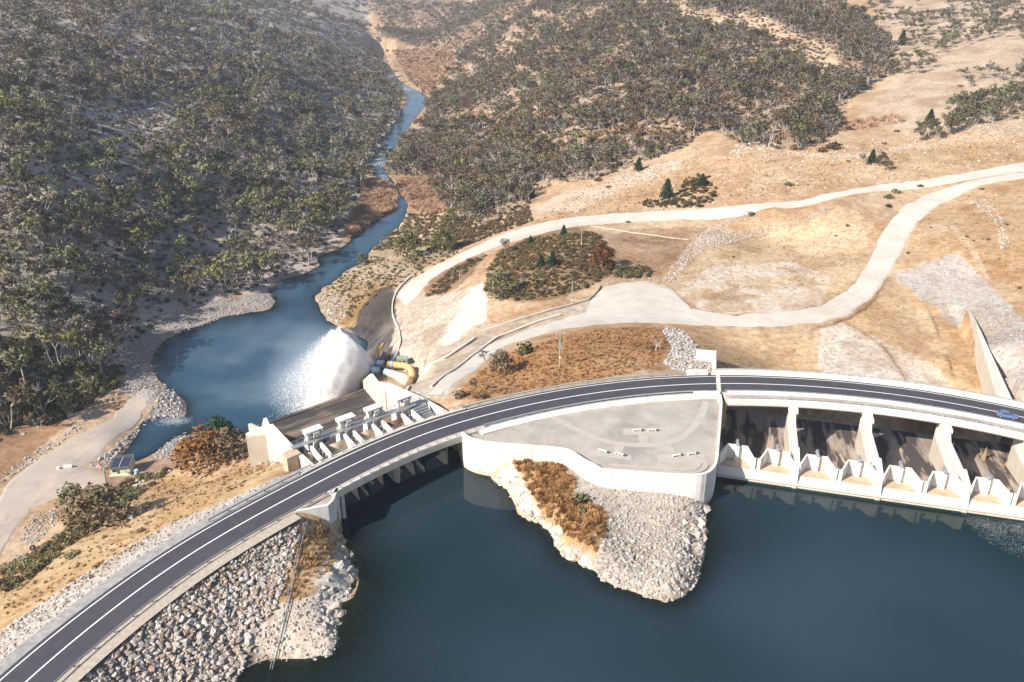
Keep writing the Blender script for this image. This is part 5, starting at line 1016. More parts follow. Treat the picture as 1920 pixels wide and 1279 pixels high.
GUMS = [gum(3, 'umbrella'), gum(4, 'multi'), gum(5, 'round'), gum(6, 'tall'), gum(7, 'open'), gum(8, 'umbrella'), gum(9, 'multi'), gum(10, 'round'), gum(21, 'open'), gum(22, 'tall')]
DEADS = [deadtree(1), deadtree(2), deadtree(3)]; SHRUBS = [shrub(1), shrub(2, .8), shrub(3, .5), shrub(4)]; BUSHY = [bushytree(1), bushytree(2)]; PINES = [pine(1), pine(2)]
STONES = [hullrock(i, 14 + i % 4, .62 + .06 * (i % 4)) for i in range(7)]; BIG = [hullrock(40 + i, 30, .55 + .06 * i) for i in range(4)]
for wl in GUMS + BUSHY + PINES: setmats(wl[0], M['bark'])
for wl in SHRUBS: setmats(wl[0], M['timber'])
for wl in DEADS: setmats(wl[0], M['dead'])
for wl in GUMS + SHRUBS + BUSHY + PINES: setmats(wl[1], LEAF['olive'])

# ------------------------------------------------------------------ masses: one object each, drawn by geometry nodes
def mass(name, label, cat, pts, sc, rz, idx, meshes, parent=None, tilt=None, kind='stuff'):
    """one object that repeats the given meshes at many points"""
    n = len(pts); src = bpy.data.collections.new(name + '_kinds')
    for i, me in enumerate(meshes):
        o = bpy.data.objects.new('k%03d' % i, me); src.objects.link(o)
    me = bpy.data.meshes.new(name); me.vertices.add(n); me.vertices.foreach_set('co', np.asarray(pts, np.float32).ravel())
    a = me.attributes.new('size', 'FLOAT_VECTOR', 'POINT'); sc = np.asarray(sc, np.float32); sc = sc[:, None].repeat(3, 1) if sc.ndim == 1 else sc; a.data.foreach_set('vector', sc.ravel())
    rot = np.zeros((n, 3), np.float32); rot[:, 2] = rz
    if tilt is not None: rot[:, :2] = tilt
    a = me.attributes.new('turn', 'FLOAT_VECTOR', 'POINT'); a.data.foreach_set('vector', rot.ravel())
    a = me.attributes.new('which', 'INT', 'POINT'); a.data.foreach_set('value', np.asarray(idx, np.int32))
    o = link(bpy.data.objects.new(name, me), parent); g = bpy.data.node_groups.new(name, 'GeometryNodeTree')
    g.interface.new_socket('Geometry', in_out='INPUT', socket_type='NodeSocketGeometry'); g.interface.new_socket('Geometry', in_out='OUTPUT', socket_type='NodeSocketGeometry')
    N = g.nodes; L = g.links; gi = N.new('NodeGroupInput'); go = N.new('NodeGroupOutput'); ip = N.new('GeometryNodeInstanceOnPoints'); ci = N.new('GeometryNodeCollectionInfo')
    ci.inputs['Collection'].default_value = src; ci.inputs['Separate Children'].default_value = True; ci.inputs['Reset Children'].default_value = True; ip.inputs['Pick Instance'].default_value = True
    def att(nm, ty): x = N.new('GeometryNodeInputNamedAttribute'); x.data_type = ty; x.inputs[0].default_value = nm; return x.outputs[0]
    mp = N.new('GeometryNodeMeshToPoints'); L.new(gi.outputs[0], mp.inputs[0]); L.new(mp.outputs[0], ip.inputs['Points']); L.new(ci.outputs[0], ip.inputs['Instance']); L.new(att('which', 'INT'), ip.inputs['Instance Index'])
    er = N.new('FunctionNodeEulerToRotation'); L.new(att('turn', 'FLOAT_VECTOR'), er.inputs[0]); L.new(er.outputs[0], ip.inputs['Rotation']); L.new(att('size', 'FLOAT_VECTOR'), ip.inputs['Scale']); L.new(ip.outputs[0], go.inputs[0])
    md = o.modifiers.new('repeat', 'NODES'); md.node_group = g; return tag(o, label, cat, None, kind)

def scatter(poly, per, ylim=(60, 2400), xlim=(-750, 750), thin=None, seed=1, margin=70, noise_gate=None):
    """random plan points with one per so many square metres whose place in the photo falls in the outline"""
    r = np.random.default_rng(seed); A = np.asarray(poly, float)
    h_ = hit(*np.clip(A, [-60, -5], [1980, 1400]).T); x0, y0 = h_[:, 0].min() - 60, h_[:, 1].min() - 20; x1, y1 = h_[:, 0].max() + 60, h_[:, 1].max() + 60
    x0, x1 = max(x0, xlim[0]), min(x1, xlim[1]); y0, y1 = max(y0, ylim[0]), min(y1, ylim[1]); n = int((x1 - x0) * (y1 - y0) / per); x = r.uniform(x0, x1, n); y = r.uniform(y0, y1, n)
    z_ = gz(x, y); a, b = proj(x, y, z_); k_ = inpoly(a, b, poly) & (a > -margin) & (a < 1920 + margin) & (b > -60) & (b < 1279 + 150)
    if noise_gate: k_ &= fbm(x / noise_gate[0], y / noise_gate[0], noise_gate[1]) > noise_gate[2]
    if thin is not None: k_ &= r.random(n) < thin(x, y, z_)
    x, y, z_, a, b = x[k_], y[k_], z_[k_], a[k_], b[k_]
    return np.stack([x, y, z_], -1), a, b
# water, roads and buildings stay clear of plants
KEEP = [[(640,612),(745,535),(800,505),(930,440),(1080,402),(1300,390),(1500,373),(1650,343),(1960,294),(1960,335),(1760,388),(1692,480),(1640,562),(1540,612),(1180,610),(960,650),(850,745),(700,760)]]
def dry_land(p, a, b, roads=True):
    k_ = (p[:, 2] > -47.7) & ~((p[:, 1] < 186) & (p[:, 2] < -7.8) & (road_coords(p[:, 0], p[:, 1])[1] < 0)); 
    if roads:
        for pl in RP: k_ &= ~inpoly(a, b, pl)
    return k_
RP = [[(1960,294),(1650,342),(1500,373),(1300,390),(1080,402),(930,440),(758,532),(740,555),(765,578),(850,503),(1000,446),(1300,416),(1640,362),(1960,322)],
      [(1960,316),(1740,358),(1690,383),(1650,430),(1600,530),(1540,568),(1290,572),(1262,538),(1210,520),(1140,528),(1098,574),(900,648),(800,740),(830,744),(960,648),(1180,610),(1540,612),(1640,563),(1692,480),(1722,422),(1830,355),(1960,333)]]

# ------------------------------------------------------------------ trees
COLN = {'rust': 'rusty brown', 'olive': 'olive', 'gold': 'golden', 'brown': 'brown', 'grey': 'grey', 'dark': 'dark'}
_first = {}
def plant(p, wl, s_, rz, leaf, name, label, cat, group=None, sz=1.0):
    e = empty(name, tuple(map(float, p)), rz); e.scale = (s_, s_, s_ * sz); tag(e, label, cat, group)
    for me, nm in zip(wl, ('trunk', 'crown')):
        if not len(me.vertices): continue
        o = bpy.data.objects.new(nm, me); COL.objects.link(o); o.parent = e
        if nm == 'crown' and leaf: o.material_slots[0].link = 'OBJECT'; o.material_slots[0].material = LEAF[leaf]
    return e
FARCUT = lambda x, y, z_: np.clip(1.25 - y / 1500, .35, 1)
pts1, a1_, b1_ = scatter(LEFTHILL, 58, thin=lambda x, y, z_: FARCUT(x, y, z_) * np.clip(.35 + (fbm(x / 38, y / 38, 63) - .38) * 4.5, .12, 1), seed=2); k_ = dry_land(pts1, a1_, b1_) & (pts1[:, 1] > 190); pts1, a1_, b1_ = pts1[k_], a1_[k_], b1_[k_]
pts2, a2_, b2_ = scatter(RIGHTWOOD, 19, thin=lambda x, y, z_: FARCUT(x, y, z_) * np.clip(.4 + (fbm(x / 30, y / 30, 64) - .38) * 5, .12, 1), seed=3); k_ = dry_land(pts2, a2_, b2_); 
for pl in ([(1480,118),(1530,108),(1600,135),(1590,150),(1540,148)], [(1230,-60),(1300,25),(1420,30),(1560,90),(1590,150),(1560,140),(1480,100),(1400,60),(1280,45),(1215,-40)], [(728,95),(800,90),(858,100),(858,130),(800,180),(765,150),(735,120)]): k_ &= ~inpoly(a2_, b2_, pl)
pts2, a2_, b2_ = pts2[k_], a2_[k_], b2_[k_]
NE = [(1560,-60),(1640,30),(1690,140),(1660,160),(1780,120),(1800,180),(1850,150),(1930,190),(1930,60),(1880,-60)]
pts3, a3_, b3_ = scatter(NE, 48, seed=4, noise_gate=(40, 61, .50)); HEDGE = [(1712,275),(1722,255),(1765,238),(1790,205),(1830,190),(1930,182),(1930,222),(1860,232),(1810,240),(1770,262)]
pts4, a4_, b4_ = scatter(HEDGE, 22, seed=5)
ALLT = np.vstack([pts1, pts2, pts3, pts4]); ZN = np.r_[np.zeros(len(pts1)), np.ones(len(pts2)), np.full(len(pts3), 2), np.full(len(pts4), 3)].astype(int); AX = np.r_[a1_, a2_, a3_, a4_]; BX = np.r_[b1_, b2_, b3_, b4_]
r_ = np.random.default_rng(9); nT = len(ALLT)
hT = np.where(ZN == 0, 7.5 + 11 * r_.random(nT) ** 1.4, np.where(ZN == 1, 4.5 + 8.5 * r_.random(nT) ** 1.4, np.where(ZN == 3, r_.uniform(7, 11, nT), r_.uniform(5.5, 10, nT)))); big = (ZN < 2) & (r_.random(nT) < .10); hT[big] *= 1.4
mixc = {0: (['olive', 'gold', 'brown', 'grey', 'dark'], [.40, .10, .13, .26, .11]), 1: (['olive', 'gold', 'rust', 'grey', 'dark'], [.20, .05, .45, .23, .07]), 2: (['olive', 'brown', 'grey', 'dark', 'brown'], [.3, .2, .3, .1, .1]), 3: (['olive', 'brown', 'grey', 'dark', 'brown'], [.5, .2, .1, .1, .1])}
cT = np.array([r_.choice(mixc[z_][0], p=mixc[z_][1]) for z_ in ZN])
up = (ZN == 0) & (BX < 190) & (r_.random(nT) < .6); cT[up] = r_.choice(['grey', 'brown'], up.sum())
fT = r_.integers(0, len(GUMS), nT); rT = r_.uniform(0, 6.28, nT); size = hT / np.hypot(ALLT[:, 1], ALLT[:, 0]); inview = (AX > -20) & (AX < 1940) & (BX > 8)
order = np.argsort(-np.where(inview, size, 0)); chosen = np.zeros(nT, bool); chosen[ZN == 3] = True; chosen[order[:288 - chosen.sum()]] = True
ZL = {0: 'on the left hillside', 1: 'on the right hill', 2: 'on the far tan slope', 3: 'in the belt above the road'}
def SUB(z_, a, b):
    if z_ == 0: return (', by the picture edge' if a < 130 else ', towards the river' if a > 420 else ', mid slope') + (' low down' if b > 520 else ' higher up' if b < 420 else ' halfway up')
    if z_ == 1: return (', near the river' if a < 950 else ', above the pine' if a < 1250 else ', above the dirt track') + (' high up' if b < 230 else ' low down')
    return (', at its left end' if a < 1790 else ', at its right end')
for i in np.where(chosen)[0]:
    sz_ = 'tall' if hT[i] > 12 else 'small' if hT[i] < 8 else 'medium'; FN = ['flat topped', 'many stemmed', 'rounded', 'narrow', 'open'][[0, 1, 2, 3, 4, 0, 1, 2, 4, 3][fT[i]]]
    lab = '%s %s %s gum tree %s' % (sz_, FN, COLN[cT[i]], ZL[ZN[i]] + SUB(ZN[i], AX[i], BX[i])); plant(ALLT[i] - np.array([0, 0, .2]), GUMS[fT[i]], hT[i] / 10, rT[i], cT[i], 'gum_tree', lab, 'tree', lab.replace('gum tree', 'gum trees')[:110])
kinds = []; kid = {}
for c in COLN:
    for f in range(len(GUMS)): kid[(c, f)] = len(kinds); kinds.append(joined(GUMS[f], M['bark'], LEAF[c]))
for zn, nm, lab in ((0, 'forest', 'grey green gum forest covering the left hillside'), (1, 'forest', 'brown and grey gum woodland covering the right hill'), (2, 'forest', 'thin scattered woodland on the far right slope')):
    q = (~chosen) & (ZN == zn); ii = np.where(q)[0]
    if len(ii): mass(nm, lab, 'forest', ALLT[ii] - np.array([0, 0, .2]), hT[ii] / 10, rT[ii], [kid[(cT[i], fT[i])] for i in ii], kinds)

# bare white trees
pd, ad, bd = scatter(LEFTHILL, 900, seed=31, ylim=(190, 900)); pe_, ae, be = scatter(RIGHTWOOD, 420, seed=32, ylim=(190, 1000)); kd = dry_land(pd, ad, bd) & (pd[:, 1] > 195); ke = dry_land(pe_, ae, be)
PD = np.vstack([pd[kd], pe_[ke]]); sd = np.r_[np.zeros(kd.sum()), np.ones(ke.sum())]; od = np.argsort(PD[:, 1])[:230]
for i in od:
    lab = 'bare white limbed tree ' + ('in the left forest' if sd[i] == 0 else 'in the right woodland') + SUB(int(sd[i]), *[float(q) for q in proj(PD[i][0], PD[i][1], PD[i][2])]); plant(PD[i], (DEADS[i % 3][0], DEADS[i % 3][1]), r_.uniform(.6, 1.05), r_.uniform(0, 6.28), None, 'bare_tree', lab, 'tree', lab.replace('tree', 'trees', 1))

# single trees that can be pointed at
def at(px, py, form, h, leaf, label, name='gum_tree', rz=0.0, sz=1.0, cat='tree'):
    wl = {'gum': GUMS, 'bushy': BUSHY, 'pine': PINES, 'dead': DEADS, 'shrub': SHRUBS}[form[0]][form[1]]; base = {'gum': 10., 'bushy': 8.2, 'pine': 10., 'dead': 9., 'shrub': 1.0}[form[0]]
    return plant(hit(px, py)[0] - np.array([0, 0, .15]), wl, h / base, rz, leaf, name, label, cat, None, sz)
at(112, 690, ('gum', 1), 18, 'gold', 'tallest many stemmed gum tree at the dark forest edge above the pond'); at(205, 640, ('gum', 8), 16, 'brown', 'broad open gum tree with white forked trunk above the grey beach')
at(152, 672, ('gum', 6), 13, 'brown', 'brown crowned twin stem gum tree between two bigger gums'); at(172, 668, ('gum', 4), 10, 'gold', 'small golden gum tree beside the twin stem gum'); at(48, 598, ('gum', 0), 14, 'gold', 'yellow green gum tree high at the left picture edge'); at(218, 650, ('gum', 3), 7, 'brown', 'small lone gum tree at the top of the grey beach')
at(172, 745, ('gum', 5), 8, 'gold', 'bright yellow green gum tree above the lower forest corner'); at(130, 790, ('gum', 9), 7.5, 'olive', 'olive gum tree leaning over the brown track'); at(75, 805, ('gum', 4), 7, 'brown', 'thin pale trunked gum tree at the corner of the orange clearing'); at(20, 800, ('gum', 1), 8, 'olive', 'olive gum tree beside the orange clearing')
at(413, 552, ('gum', 2), 15, 'gold', 'tall golden round gum tree behind the gravel spit'); at(477, 540, ('gum', 9), 8, 'olive', 'slender gum tree near the tip of the gravel spit'); at(500, 530, ('gum', 4), 10, 'gold', 'leaning gum tree at the end of the gravel spit'); at(335, 545, ('gum', 5), 9, 'olive', 'olive gum tree in the middle of the pond bank')
at(392,874, ('bushy', 0), 19.0, 'orange', 'large rusty orange spreading tree on the dam slope above the pond', 'bushy_tree', 0, .62); at(362,868, ('bushy', 1), 12.0, 'orange', 'smaller rusty orange tree left of the large one', 'bushy_tree', 1, .7); at(418,846, ('bushy', 1), 11, 'pine', 'dark green tree behind the rusty orange tree', 'bushy_tree', 1, 1.1); at(440,862, ('bushy', 0), 11, 'brown', 'small brown tree right of the rusty orange tree', 'bushy_tree', 2.)
at(196,985, ('bushy', 1), 14, 'brown', 'brown spreading tree above the oval stone patch', 'bushy_tree', 0, .7); at(145,965, ('bushy', 1), 10, 'olive', 'olive bushy tree left of the spreading brown tree', 'bushy_tree'); at(168,990, ('bushy', 0), 10, 'brown', 'rusty bushy tree below the spreading brown tree', 'bushy_tree', .5); at(228,975, ('gum', 4), 10, 'olive', 'olive gum tree with white forked trunk on the dam slope')
at(47, 1065, ('dead', 0), 5.5, None, 'small bare white tree near the bottom left track', 'bare_tree')
at(722, 478, ('gum', 3), 10, 'grey', 'slender white trunked gum tree beside the blue river'); at(765,487, ('bushy', 0), 15.5, 'gold', 'large yellow green bushy tree beside the river bend', 'bushy_tree'); at(830,474, ('bushy', 1), 13, 'gold', 'second yellow green bushy tree beside the upper road', 'bushy_tree', 1.0); at(680, 497, ('bushy', 0), 6.5, 'olive', 'olive bushy tree at the river edge', 'bushy_tree', 2.)
at(938,558, ('bushy', 1), 10.5, 'olive', 'dense green rounded tree at the left corner of the scrub knoll', 'bushy_tree'); at(945, 480, ('gum', 2), 8, 'grey', 'grey rounded tree at the top left of the scrub knoll'); at(1130,502, ('bushy', 0), 10, 'russet', 'rust red tree at the right end of the scrub knoll', rz=1); at(967, 545, ('gum', 4), 9, 'grey', 'thin bare limbed tree in front of the scrub knoll')
for (a, b), h, lab in (((1250,372), 11, 'large dark pine tree above the upper gravel road'), ((1197,320), 8, 'dark pine tree at the foot of the wooded hill beside the dirt track'), ((997,370), 6.5, 'small dark pine tree at the end of the dirt track'), ((1316,350), 7.5, 'dark pine tree rising from the scrub patch'), ((1057,442), 5.5, 'bright green pine tree near the top of the scrub knoll'), ((995,458), 4.5, 'small green pine tree at the top edge of the scrub knoll'), ((1014,500), 5.5, 'left one of two green pine trees in the middle of the scrub knoll'), ((1036,498), 6.5, 'right one of two green pine trees in the middle of the scrub knoll'), ((1634,305), 7.5, 'dark pine tree in the small clump above the upper road'), ((1742,232), 9, 'dark pine tree in the belt at upper right'), ((1690,85), 12, 'dark pine tree at the edge of the far wood')):
    at(a, b, ('pine', (a + b) % 2), h, 'pine', lab, 'pine_tree', a * .1)
at(1614, 312, ('gum', 2), 6.5, 'grey', 'grey tree at the left of the small clump above the upper road'); at(1652, 310, ('bushy', 0), 7, 'brown', 'brown tree in the middle of the small clump above the upper road', 'bushy_tree'); at(1666, 318, ('bushy', 1), 4.5, 'gold', 'yellow green bush in front of the small clump above the upper road', 'bushy_tree')
for (a, b), h, lf, lab in (((1409,404), 3.6, 'olive', 'round olive bush at the edge of the upper gravel road'), ((1178,417), 2.6, 'brown', 'small round tan bush on the upper gravel road edge'), ((1479,348), 4.2, 'olive', 'lone olive bush on the bare tan slope'), ((1664,372), 4.6, 'olive', 'larger green bush between the two gravel roads'), ((1680,362), 4.4, 'olive', 'green bush just right of the larger bush between the roads'), ((1665,388), 3.2, 'dark', 'small dark bush between the two gravel roads'), ((1726,350), 3.4, 'olive', 'green bush where the two gravel roads part'), ((1560,280), 9, 'brown', 'broad dark bush beside the orange shrubs'), ((1682,247), 3.5, 'brown', 'lone brown bush beside the faint dirt track'), ((1658,270), 3, 'brown', 'lone brown bush below the faint dirt track'), ((1590,303), 2.4, 'brown', 'tiny brown bush left of the small tree clump'), ((1540,285), 6, 'orange', 'bright orange shrub beside the broad dark bush'), ((1488,280), 5, 'orange', 'orange red shrub at the foot of the wooded hill'), ((1120,340), 5, 'orange', 'orange shrub beside the top of the dirt track'), ((1140,352), 3, 'orange', 'small orange shrub beside the dirt track'),
                              ((1085,939), 3.4, 'olive', 'green bush where grass meets gravel on the peninsula'), ((1092,958), 2.0, 'olive', 'small green bush below the larger one on the peninsula'), ((985,662), 5.5, 'dark', 'dark bush on the left end of the orange mound'), ((865,745), 3.5, 'brown', 'brown bush at the lower left end of the orange mound'), ((905,745), 2.6, 'brown', 'small dark bush on the edge of the orange mound'), ((1222,655), 3, 'brown', 'brown bush beside the grey rock heap'), ((135,1045), 3.0, 'olive', 'round olive bush low on the tan dam slope'), ((265,997), 1.8, 'brown', 'small bush in the middle of the tan dam slope'), ((180,1065), 1.6, 'brown', 'small brown bush above the white riprap strip')):
    at(a, b, ('shrub', a % 4), h * .62, lf, lab, 'bush', a * .3, .85, 'bush')
at(942,700, ('bushy', 0), 7.5, 'brown', 'brown scrubby tree on the left end of the orange mound', sz=.9); at(915, 690, ('gum', 8), 6, 'grey', 'grey scrubby tree beside the access road'); at(1230, 657, ('dead', 1), 6, None, 'bleached fallen forked tree beside the grey rock heap', 'bare_tree', sz=.7); at(885, 735, ('gum', 9), 4, 'brown', 'tiny pale tree on the orange mound near the gates'); at(1685, 345, ('dead', 2), 3.5, None, 'small grey bare tree between the gravel roads', 'bare_tree')
at(850, 375, ('dead', 0), 15, None, 'large bare white gum tree beside the reed bed', 'bare_tree'); at(903, 365, ('gum', 0), 14, 'gold', 'big green gum tree with white trunk beside the reed bed'); at(845, 420, ('bushy', 1), 9, 'gold', 'golden dense bush tree above the river bend', 'bushy_tree')
for (a, b), h in (((905,210), 21), ((885,185), 18), ((915,180), 19), ((830,215), 15), ((855,225), 14), ((900,150), 17)): at(a, b, ('gum', 3 if h > 16 else 5), h, 'gold' if h < 16 else 'olive', 'tall dark green gum tree in the tight grove beside the upper river')
for o_ in [o for o in COL.objects if o.get('label') == 'tall dark green gum tree in the tight grove beside the upper river']: o_['group'] = 'tall gum grove beside the upper river'

# ------------------------------------------------------------------ shrubs
KNOLL = [(905,545),(915,505),(935,475),(1000,445),(1080,424),(1125,445),(1150,470),(1148,500),(1140,520),(1100,540),(1060,552),(980,565),(940,560)]
STRIP = [(793,556),(797,525),(850,490),(915,460),(912,480),(870,515),(835,550)]
ZS = [(LEFTHILL, 15.0, 'dark scrub covering the floor of the left forest', 1.0, ['scrub', 'dark', 'olive', 'dark'], FARCUT, 'left forest'), (RIGHTWOOD, 15.0, 'brown scrub under the right hill woodland', 1.0, ['scrub', 'brown', 'scrub', 'grey'], FARCUT, 'right woodland'),
      (KNOLL, 2.6, 'dense brown and olive scrub on the knoll', 1.0, ['scrub', 'brown', 'scrub', 'gold'], None, 'scrub knoll'), (STRIP, 2.2, 'narrow belt of scrub beside the upper road', 1.1, ['scrub', 'scrub', 'brown', 'olive'], None, 'narrow scrub belt'),
      ([(1152,520),(1165,500),(1205,498),(1225,508),(1215,522),(1170,522)], 2.2, 'small scrub patch beside the turning area', 1.0, ['scrub', 'olive'], None, 'small scrub patch'), ([(1190,385),(1215,372),(1260,378),(1290,330),(1330,330),(1345,360),(1335,388),(1240,392)], 4.5, 'scrub patch round the pines above the upper road', 1.2, ['scrub', 'dark'], None, 'pine scrub patch'),
      ([(-20,1120),(0,1075),(60,1040),(130,985),(230,900),(330,878),(270,925),(190,985),(120,1035),(30,1105)], 3.4, 'scrub belt along the foot of the dam slope', 1.15, ['olive', 'scrub', 'gold', 'brown'], None, 'dam toe scrub belt'),
      ([(-40,640),(60,640),(225,690),(222,725),(110,790),(-40,815)], 4.0, 'thick dark green scrub in the lower forest corner', 2.0, ['dark', 'olive', 'dark', 'gold'], None, 'lower forest corner'), ([(600,545),(690,480),(760,490),(840,460),(900,440),(850,480),(740,540),(660,600)], 9, 'sparse bushes on the bank right of the river', .8, ['scrub', 'olive', 'brown'], None, 'river bank'),
      ([(715,430),(752,402),(845,402),(845,445),(770,470),(700,470)], 5.0, 'brown scrub on the bank above the river bend', 1.2, ['scrub', 'brown', 'olive'], None, 'river bend bank'),
      ([(840,400),(900,425),(990,390),(1000,415),(930,440),(850,470),(800,470)], 3.0, 'brown scrub slope above the upper road', 1.2, ['scrub', 'brown'], None, 'slope above the upper road'), ([(1300,500),(1620,400),(1900,340),(1920,560),(1700,480),(1600,440)], 160, 'few low tufts on the tan flats', .7, ['brown'], None, 'tan flats')]
SP = []; 
for zi, (poly, per, lab, s_, cols, th, zn) in enumerate(ZS):
    p, a, b = scatter(poly, per, thin=th, seed=50 + zi, ylim=(60, 1500)); k_ = dry_land(p, a, b); p, a, b = p[k_], a[k_], b[k_]; n = len(p); sc = s_ * r_.uniform(.55, 1.5, n) * (1.25 if zi < 2 else 1); ci = r_.integers(0, len(cols), n)
    SP.append((p, a, b, sc, ci, r_.integers(0, 4, n), r_.uniform(0, 6.28, n)))
cand = [(SP[z_][3][i] / np.hypot(SP[z_][0][i, 0], SP[z_][0][i, 1]), z_, i) for z_ in range(len(ZS)) for i in range(len(SP[z_][0])) if -10 < SP[z_][1][i] < 1930 and 0 < SP[z_][2][i] < 1270]
cand.sort(reverse=True); ind = set((z_, i) for _, z_, i in cand[:260])
for z_, (poly, per, lab, s_, cols, th, zn) in enumerate(ZS):
    p, a, b, sc, ci, fi, rz = SP[z_]; rest = []
    for i in range(len(p)):
        if (z_, i) in ind:
            lf = cols[ci[i]]; l2 = '%s %s shrub in the %s' % ('large' if sc[i] > 1.2 * s_ else 'low', {'scrub': 'brown olive', 'gold': 'yellow green', 'dark': 'dark green', 'grey': 'grey', 'olive': 'olive', 'brown': 'brown'}[lf], zn + ((', beside the brown track' if b[i] > 745 else ', under the tall gums' if a[i] > 90 else ', at the picture edge') if zn == 'lower forest corner' else ''))
            plant(p[i], SHRUBS[fi[i]], sc[i], rz[i], lf, 'shrub', l2, 'shrub', l2.replace('shrub', 'shrubs', 1))
        else: rest.append(i)
    if rest:
        ks = [joined(SHRUBS[f], M['timber'], LEAF[c]) for c in cols for f in range(4)]; rest = np.array(rest)
        mass('scrub', lab, 'scrub', p[rest], np.stack([sc[rest]] * 2 + [sc[rest] * r_.uniform(.7, 1.2, len(rest))], -1), rz[rest], ci[rest] * 4 + fi[rest], ks)

# ------------------------------------------------------------------ reeds and grass
RE = [setmats(reedclump(i, 30, 1.6, .25, .8), M['reed']) for i in range(3)]; GO2 = [setmats(reedclump(20 + i, 22, .7, .55, .42), M['rust_grass']) for i in range(3)]; GR = [setmats(reedclump(10 + i, 22, .7, .55, .42), M['straw']) for i in range(3)]
for poly, per, lab, ms, s_, cat in (([(648,440),(670,390),(690,340),(705,338),(748,342),(752,388),(725,400),(690,425),(660,455)], 1.3, 'pinkish dry reed bed left of the river bend', RE, 1.5, 'reeds'), ([(752,335),(840,338),(848,395),(800,405),(770,388),(748,360)], 1.3, 'pinkish dry reed bed right of the river bend', RE, 1.5, 'reeds'), ([(600,500),(645,465),(660,455),(665,462),(640,478),(610,505)], 1.2, 'thin fringe of dry reeds along the left river bank', RE, 1.0, 'reeds'),
        ([(735,95),(800,92),(855,102),(850,135),(800,178),(768,150)], 6, 'dry tan reeds on the upper river flat', RE, 1.8, 'reeds'), ([(1420,262),(1560,232),(1680,218),(1700,228),(1600,245),(1480,270)], 5, 'orange brown dry reeds along the gully', RE, 1.4, 'reeds'),
        ([(960,866),(1050,864),(1078,900),(1085,930),(1135,960),(1135,1000),(1115,1035),(1060,1000),(1010,950),(985,900)], .45, 'long orange straw grass on the peninsula', GO2, 1.1, 'grass'), ([(558,985),(600,970),(635,1010),(630,1060),(595,1085),(560,1130),(530,1120),(548,1060)], .6, 'straw grass on the left rock point', GR, .8, 'grass'),
        ([(850,745),(910,690),(960,662),(1100,618),(1240,615),(1250,640),(1230,690),(1050,725),(900,750)], 1.1, 'orange dry grass on the mound beside the road', GO2, .62, 'grass'), ([(-60,1180),(120,1010),(260,915),(430,850),(540,835),(550,860),(440,920),(300,1000),(150,1100),(-60,1190)], 2.6, 'tan dry grass on the dam slope', GR, .6, 'grass'),
        ([(1120,330),(1300,300),(1920,230),(1920,300),(1650,340),(1300,390),(1000,420)], 9, 'dry grass on the slope above the upper road', GR, .8, 'grass'), ([(1130,455),(1330,425),(1620,395),(1620,470),(1590,540),(1330,570),(1250,520)], 7, 'dry grass on the flat inside the road loop', GR, .5, 'grass'), ([(1700,470),(1730,400),(1920,340),(1920,560),(1800,470)], 6, 'dry grass right of the road loop', GR, .6, 'grass'), ([(1350,690),(1350,640),(1540,620),(1690,535),(1800,600),(1850,740),(1600,712)], 8, 'sparse dry grass below the spillway bridge', GR, .45, 'grass'), ([(600,540),(720,500),(760,520),(690,560),(640,610),(610,590)], 2.5, 'tan grass on the rocky bank above the pond', GR, .8, 'grass')):
    p, a, b = scatter(poly, per, seed=int(sum(q[0] for q in poly)) % 1000, ylim=(60, 1600)); k_ = dry_land(p, a, b); p = p[k_]; n = len(p); mass(cat, lab, cat, p, s_ * r_.uniform(.6, 1.35, n), r_.uniform(0, 6.28, n), r_.integers(0, 3, n), ms)

# ------------------------------------------------------------------ stones
def stones(name, label, poly, per, s0, s1, m, nind, sizef=None, seed=1, embed=.12, sink=True, ylim=(60, 1500)):
    p, a, b = scatter(poly, per, seed=seed, ylim=ylim, margin=40); k_ = (p[:, 2] > -48.6) & ~((p[:, 1] < 186) & (p[:, 2] < -8.5) & (road_coords(p[:, 0], p[:, 1])[1] < 0)) & (np.abs(road_coords(p[:, 0], p[:, 1])[1]) > 7.3); p, a, b = p[k_], a[k_], b[k_]; n = len(p); r = np.random.default_rng(seed)
    s_ = s0 + (s1 - s0) * r.random(n) ** 3.0
    if sizef is not None: s_ = s_ * sizef(a, b)
    par = empty(name, tuple(map(float, p.mean(0)))); tag(par, label, None, None, 'structure'); sc = np.stack([s_ * r.uniform(.85, 1.3, n), s_ * r.uniform(.75, 1.1, n), s_ * r.uniform(.75, 1.1, n)], -1); rz = r.uniform(0, 6.28, n); tl = r.uniform(-.5, .5, (n, 2)); w_ = r.integers(0, len(STONES), n); P0 = p + np.stack([np.zeros(n), np.zeros(n), s_ * embed], -1)
    ms = [setmats(me.copy(), m) for me in STONES]; see = (a > 0) & (a < 1920) & (b < 1279); od = np.argsort(-np.where(see, s_ / np.hypot(p[:, 1], p[:, 0]), 0))[:nind]; rest = np.ones(n, bool); rest[od] = False; base = np.array(par.location)
    for i in od:
        o = bpy.data.objects.new('stone', ms[w_[i]]); COL.objects.link(o); o.parent = par; o.location = P0[i] - base; o.rotation_euler = (tl[i, 0], tl[i, 1], rz[i]); o.scale = sc[i]
    if rest.any():
        q = mass('stones', None, None, P0[rest] - base, sc[rest], rz[rest], w_[rest], ms, par, tl[rest])
    return n
UP = [(45,1300),(240,1140),(395,1034),(500,976),(545,956),(575,982),(562,1010),(545,1060),(522,1130),(490,1175),(470,1215),(440,1300)]
n1 = stones('riprap_slope', 'upstream dam face of mixed grey, white and brown boulders', UP, .11, .28, 1.25, M['stone'], 300, lambda a, b: np.clip(.55 + (polydist(a, b, [(60,1279),(250,1135),(400,1030),(540,950)])) / 130, .55, 1.12), 71)
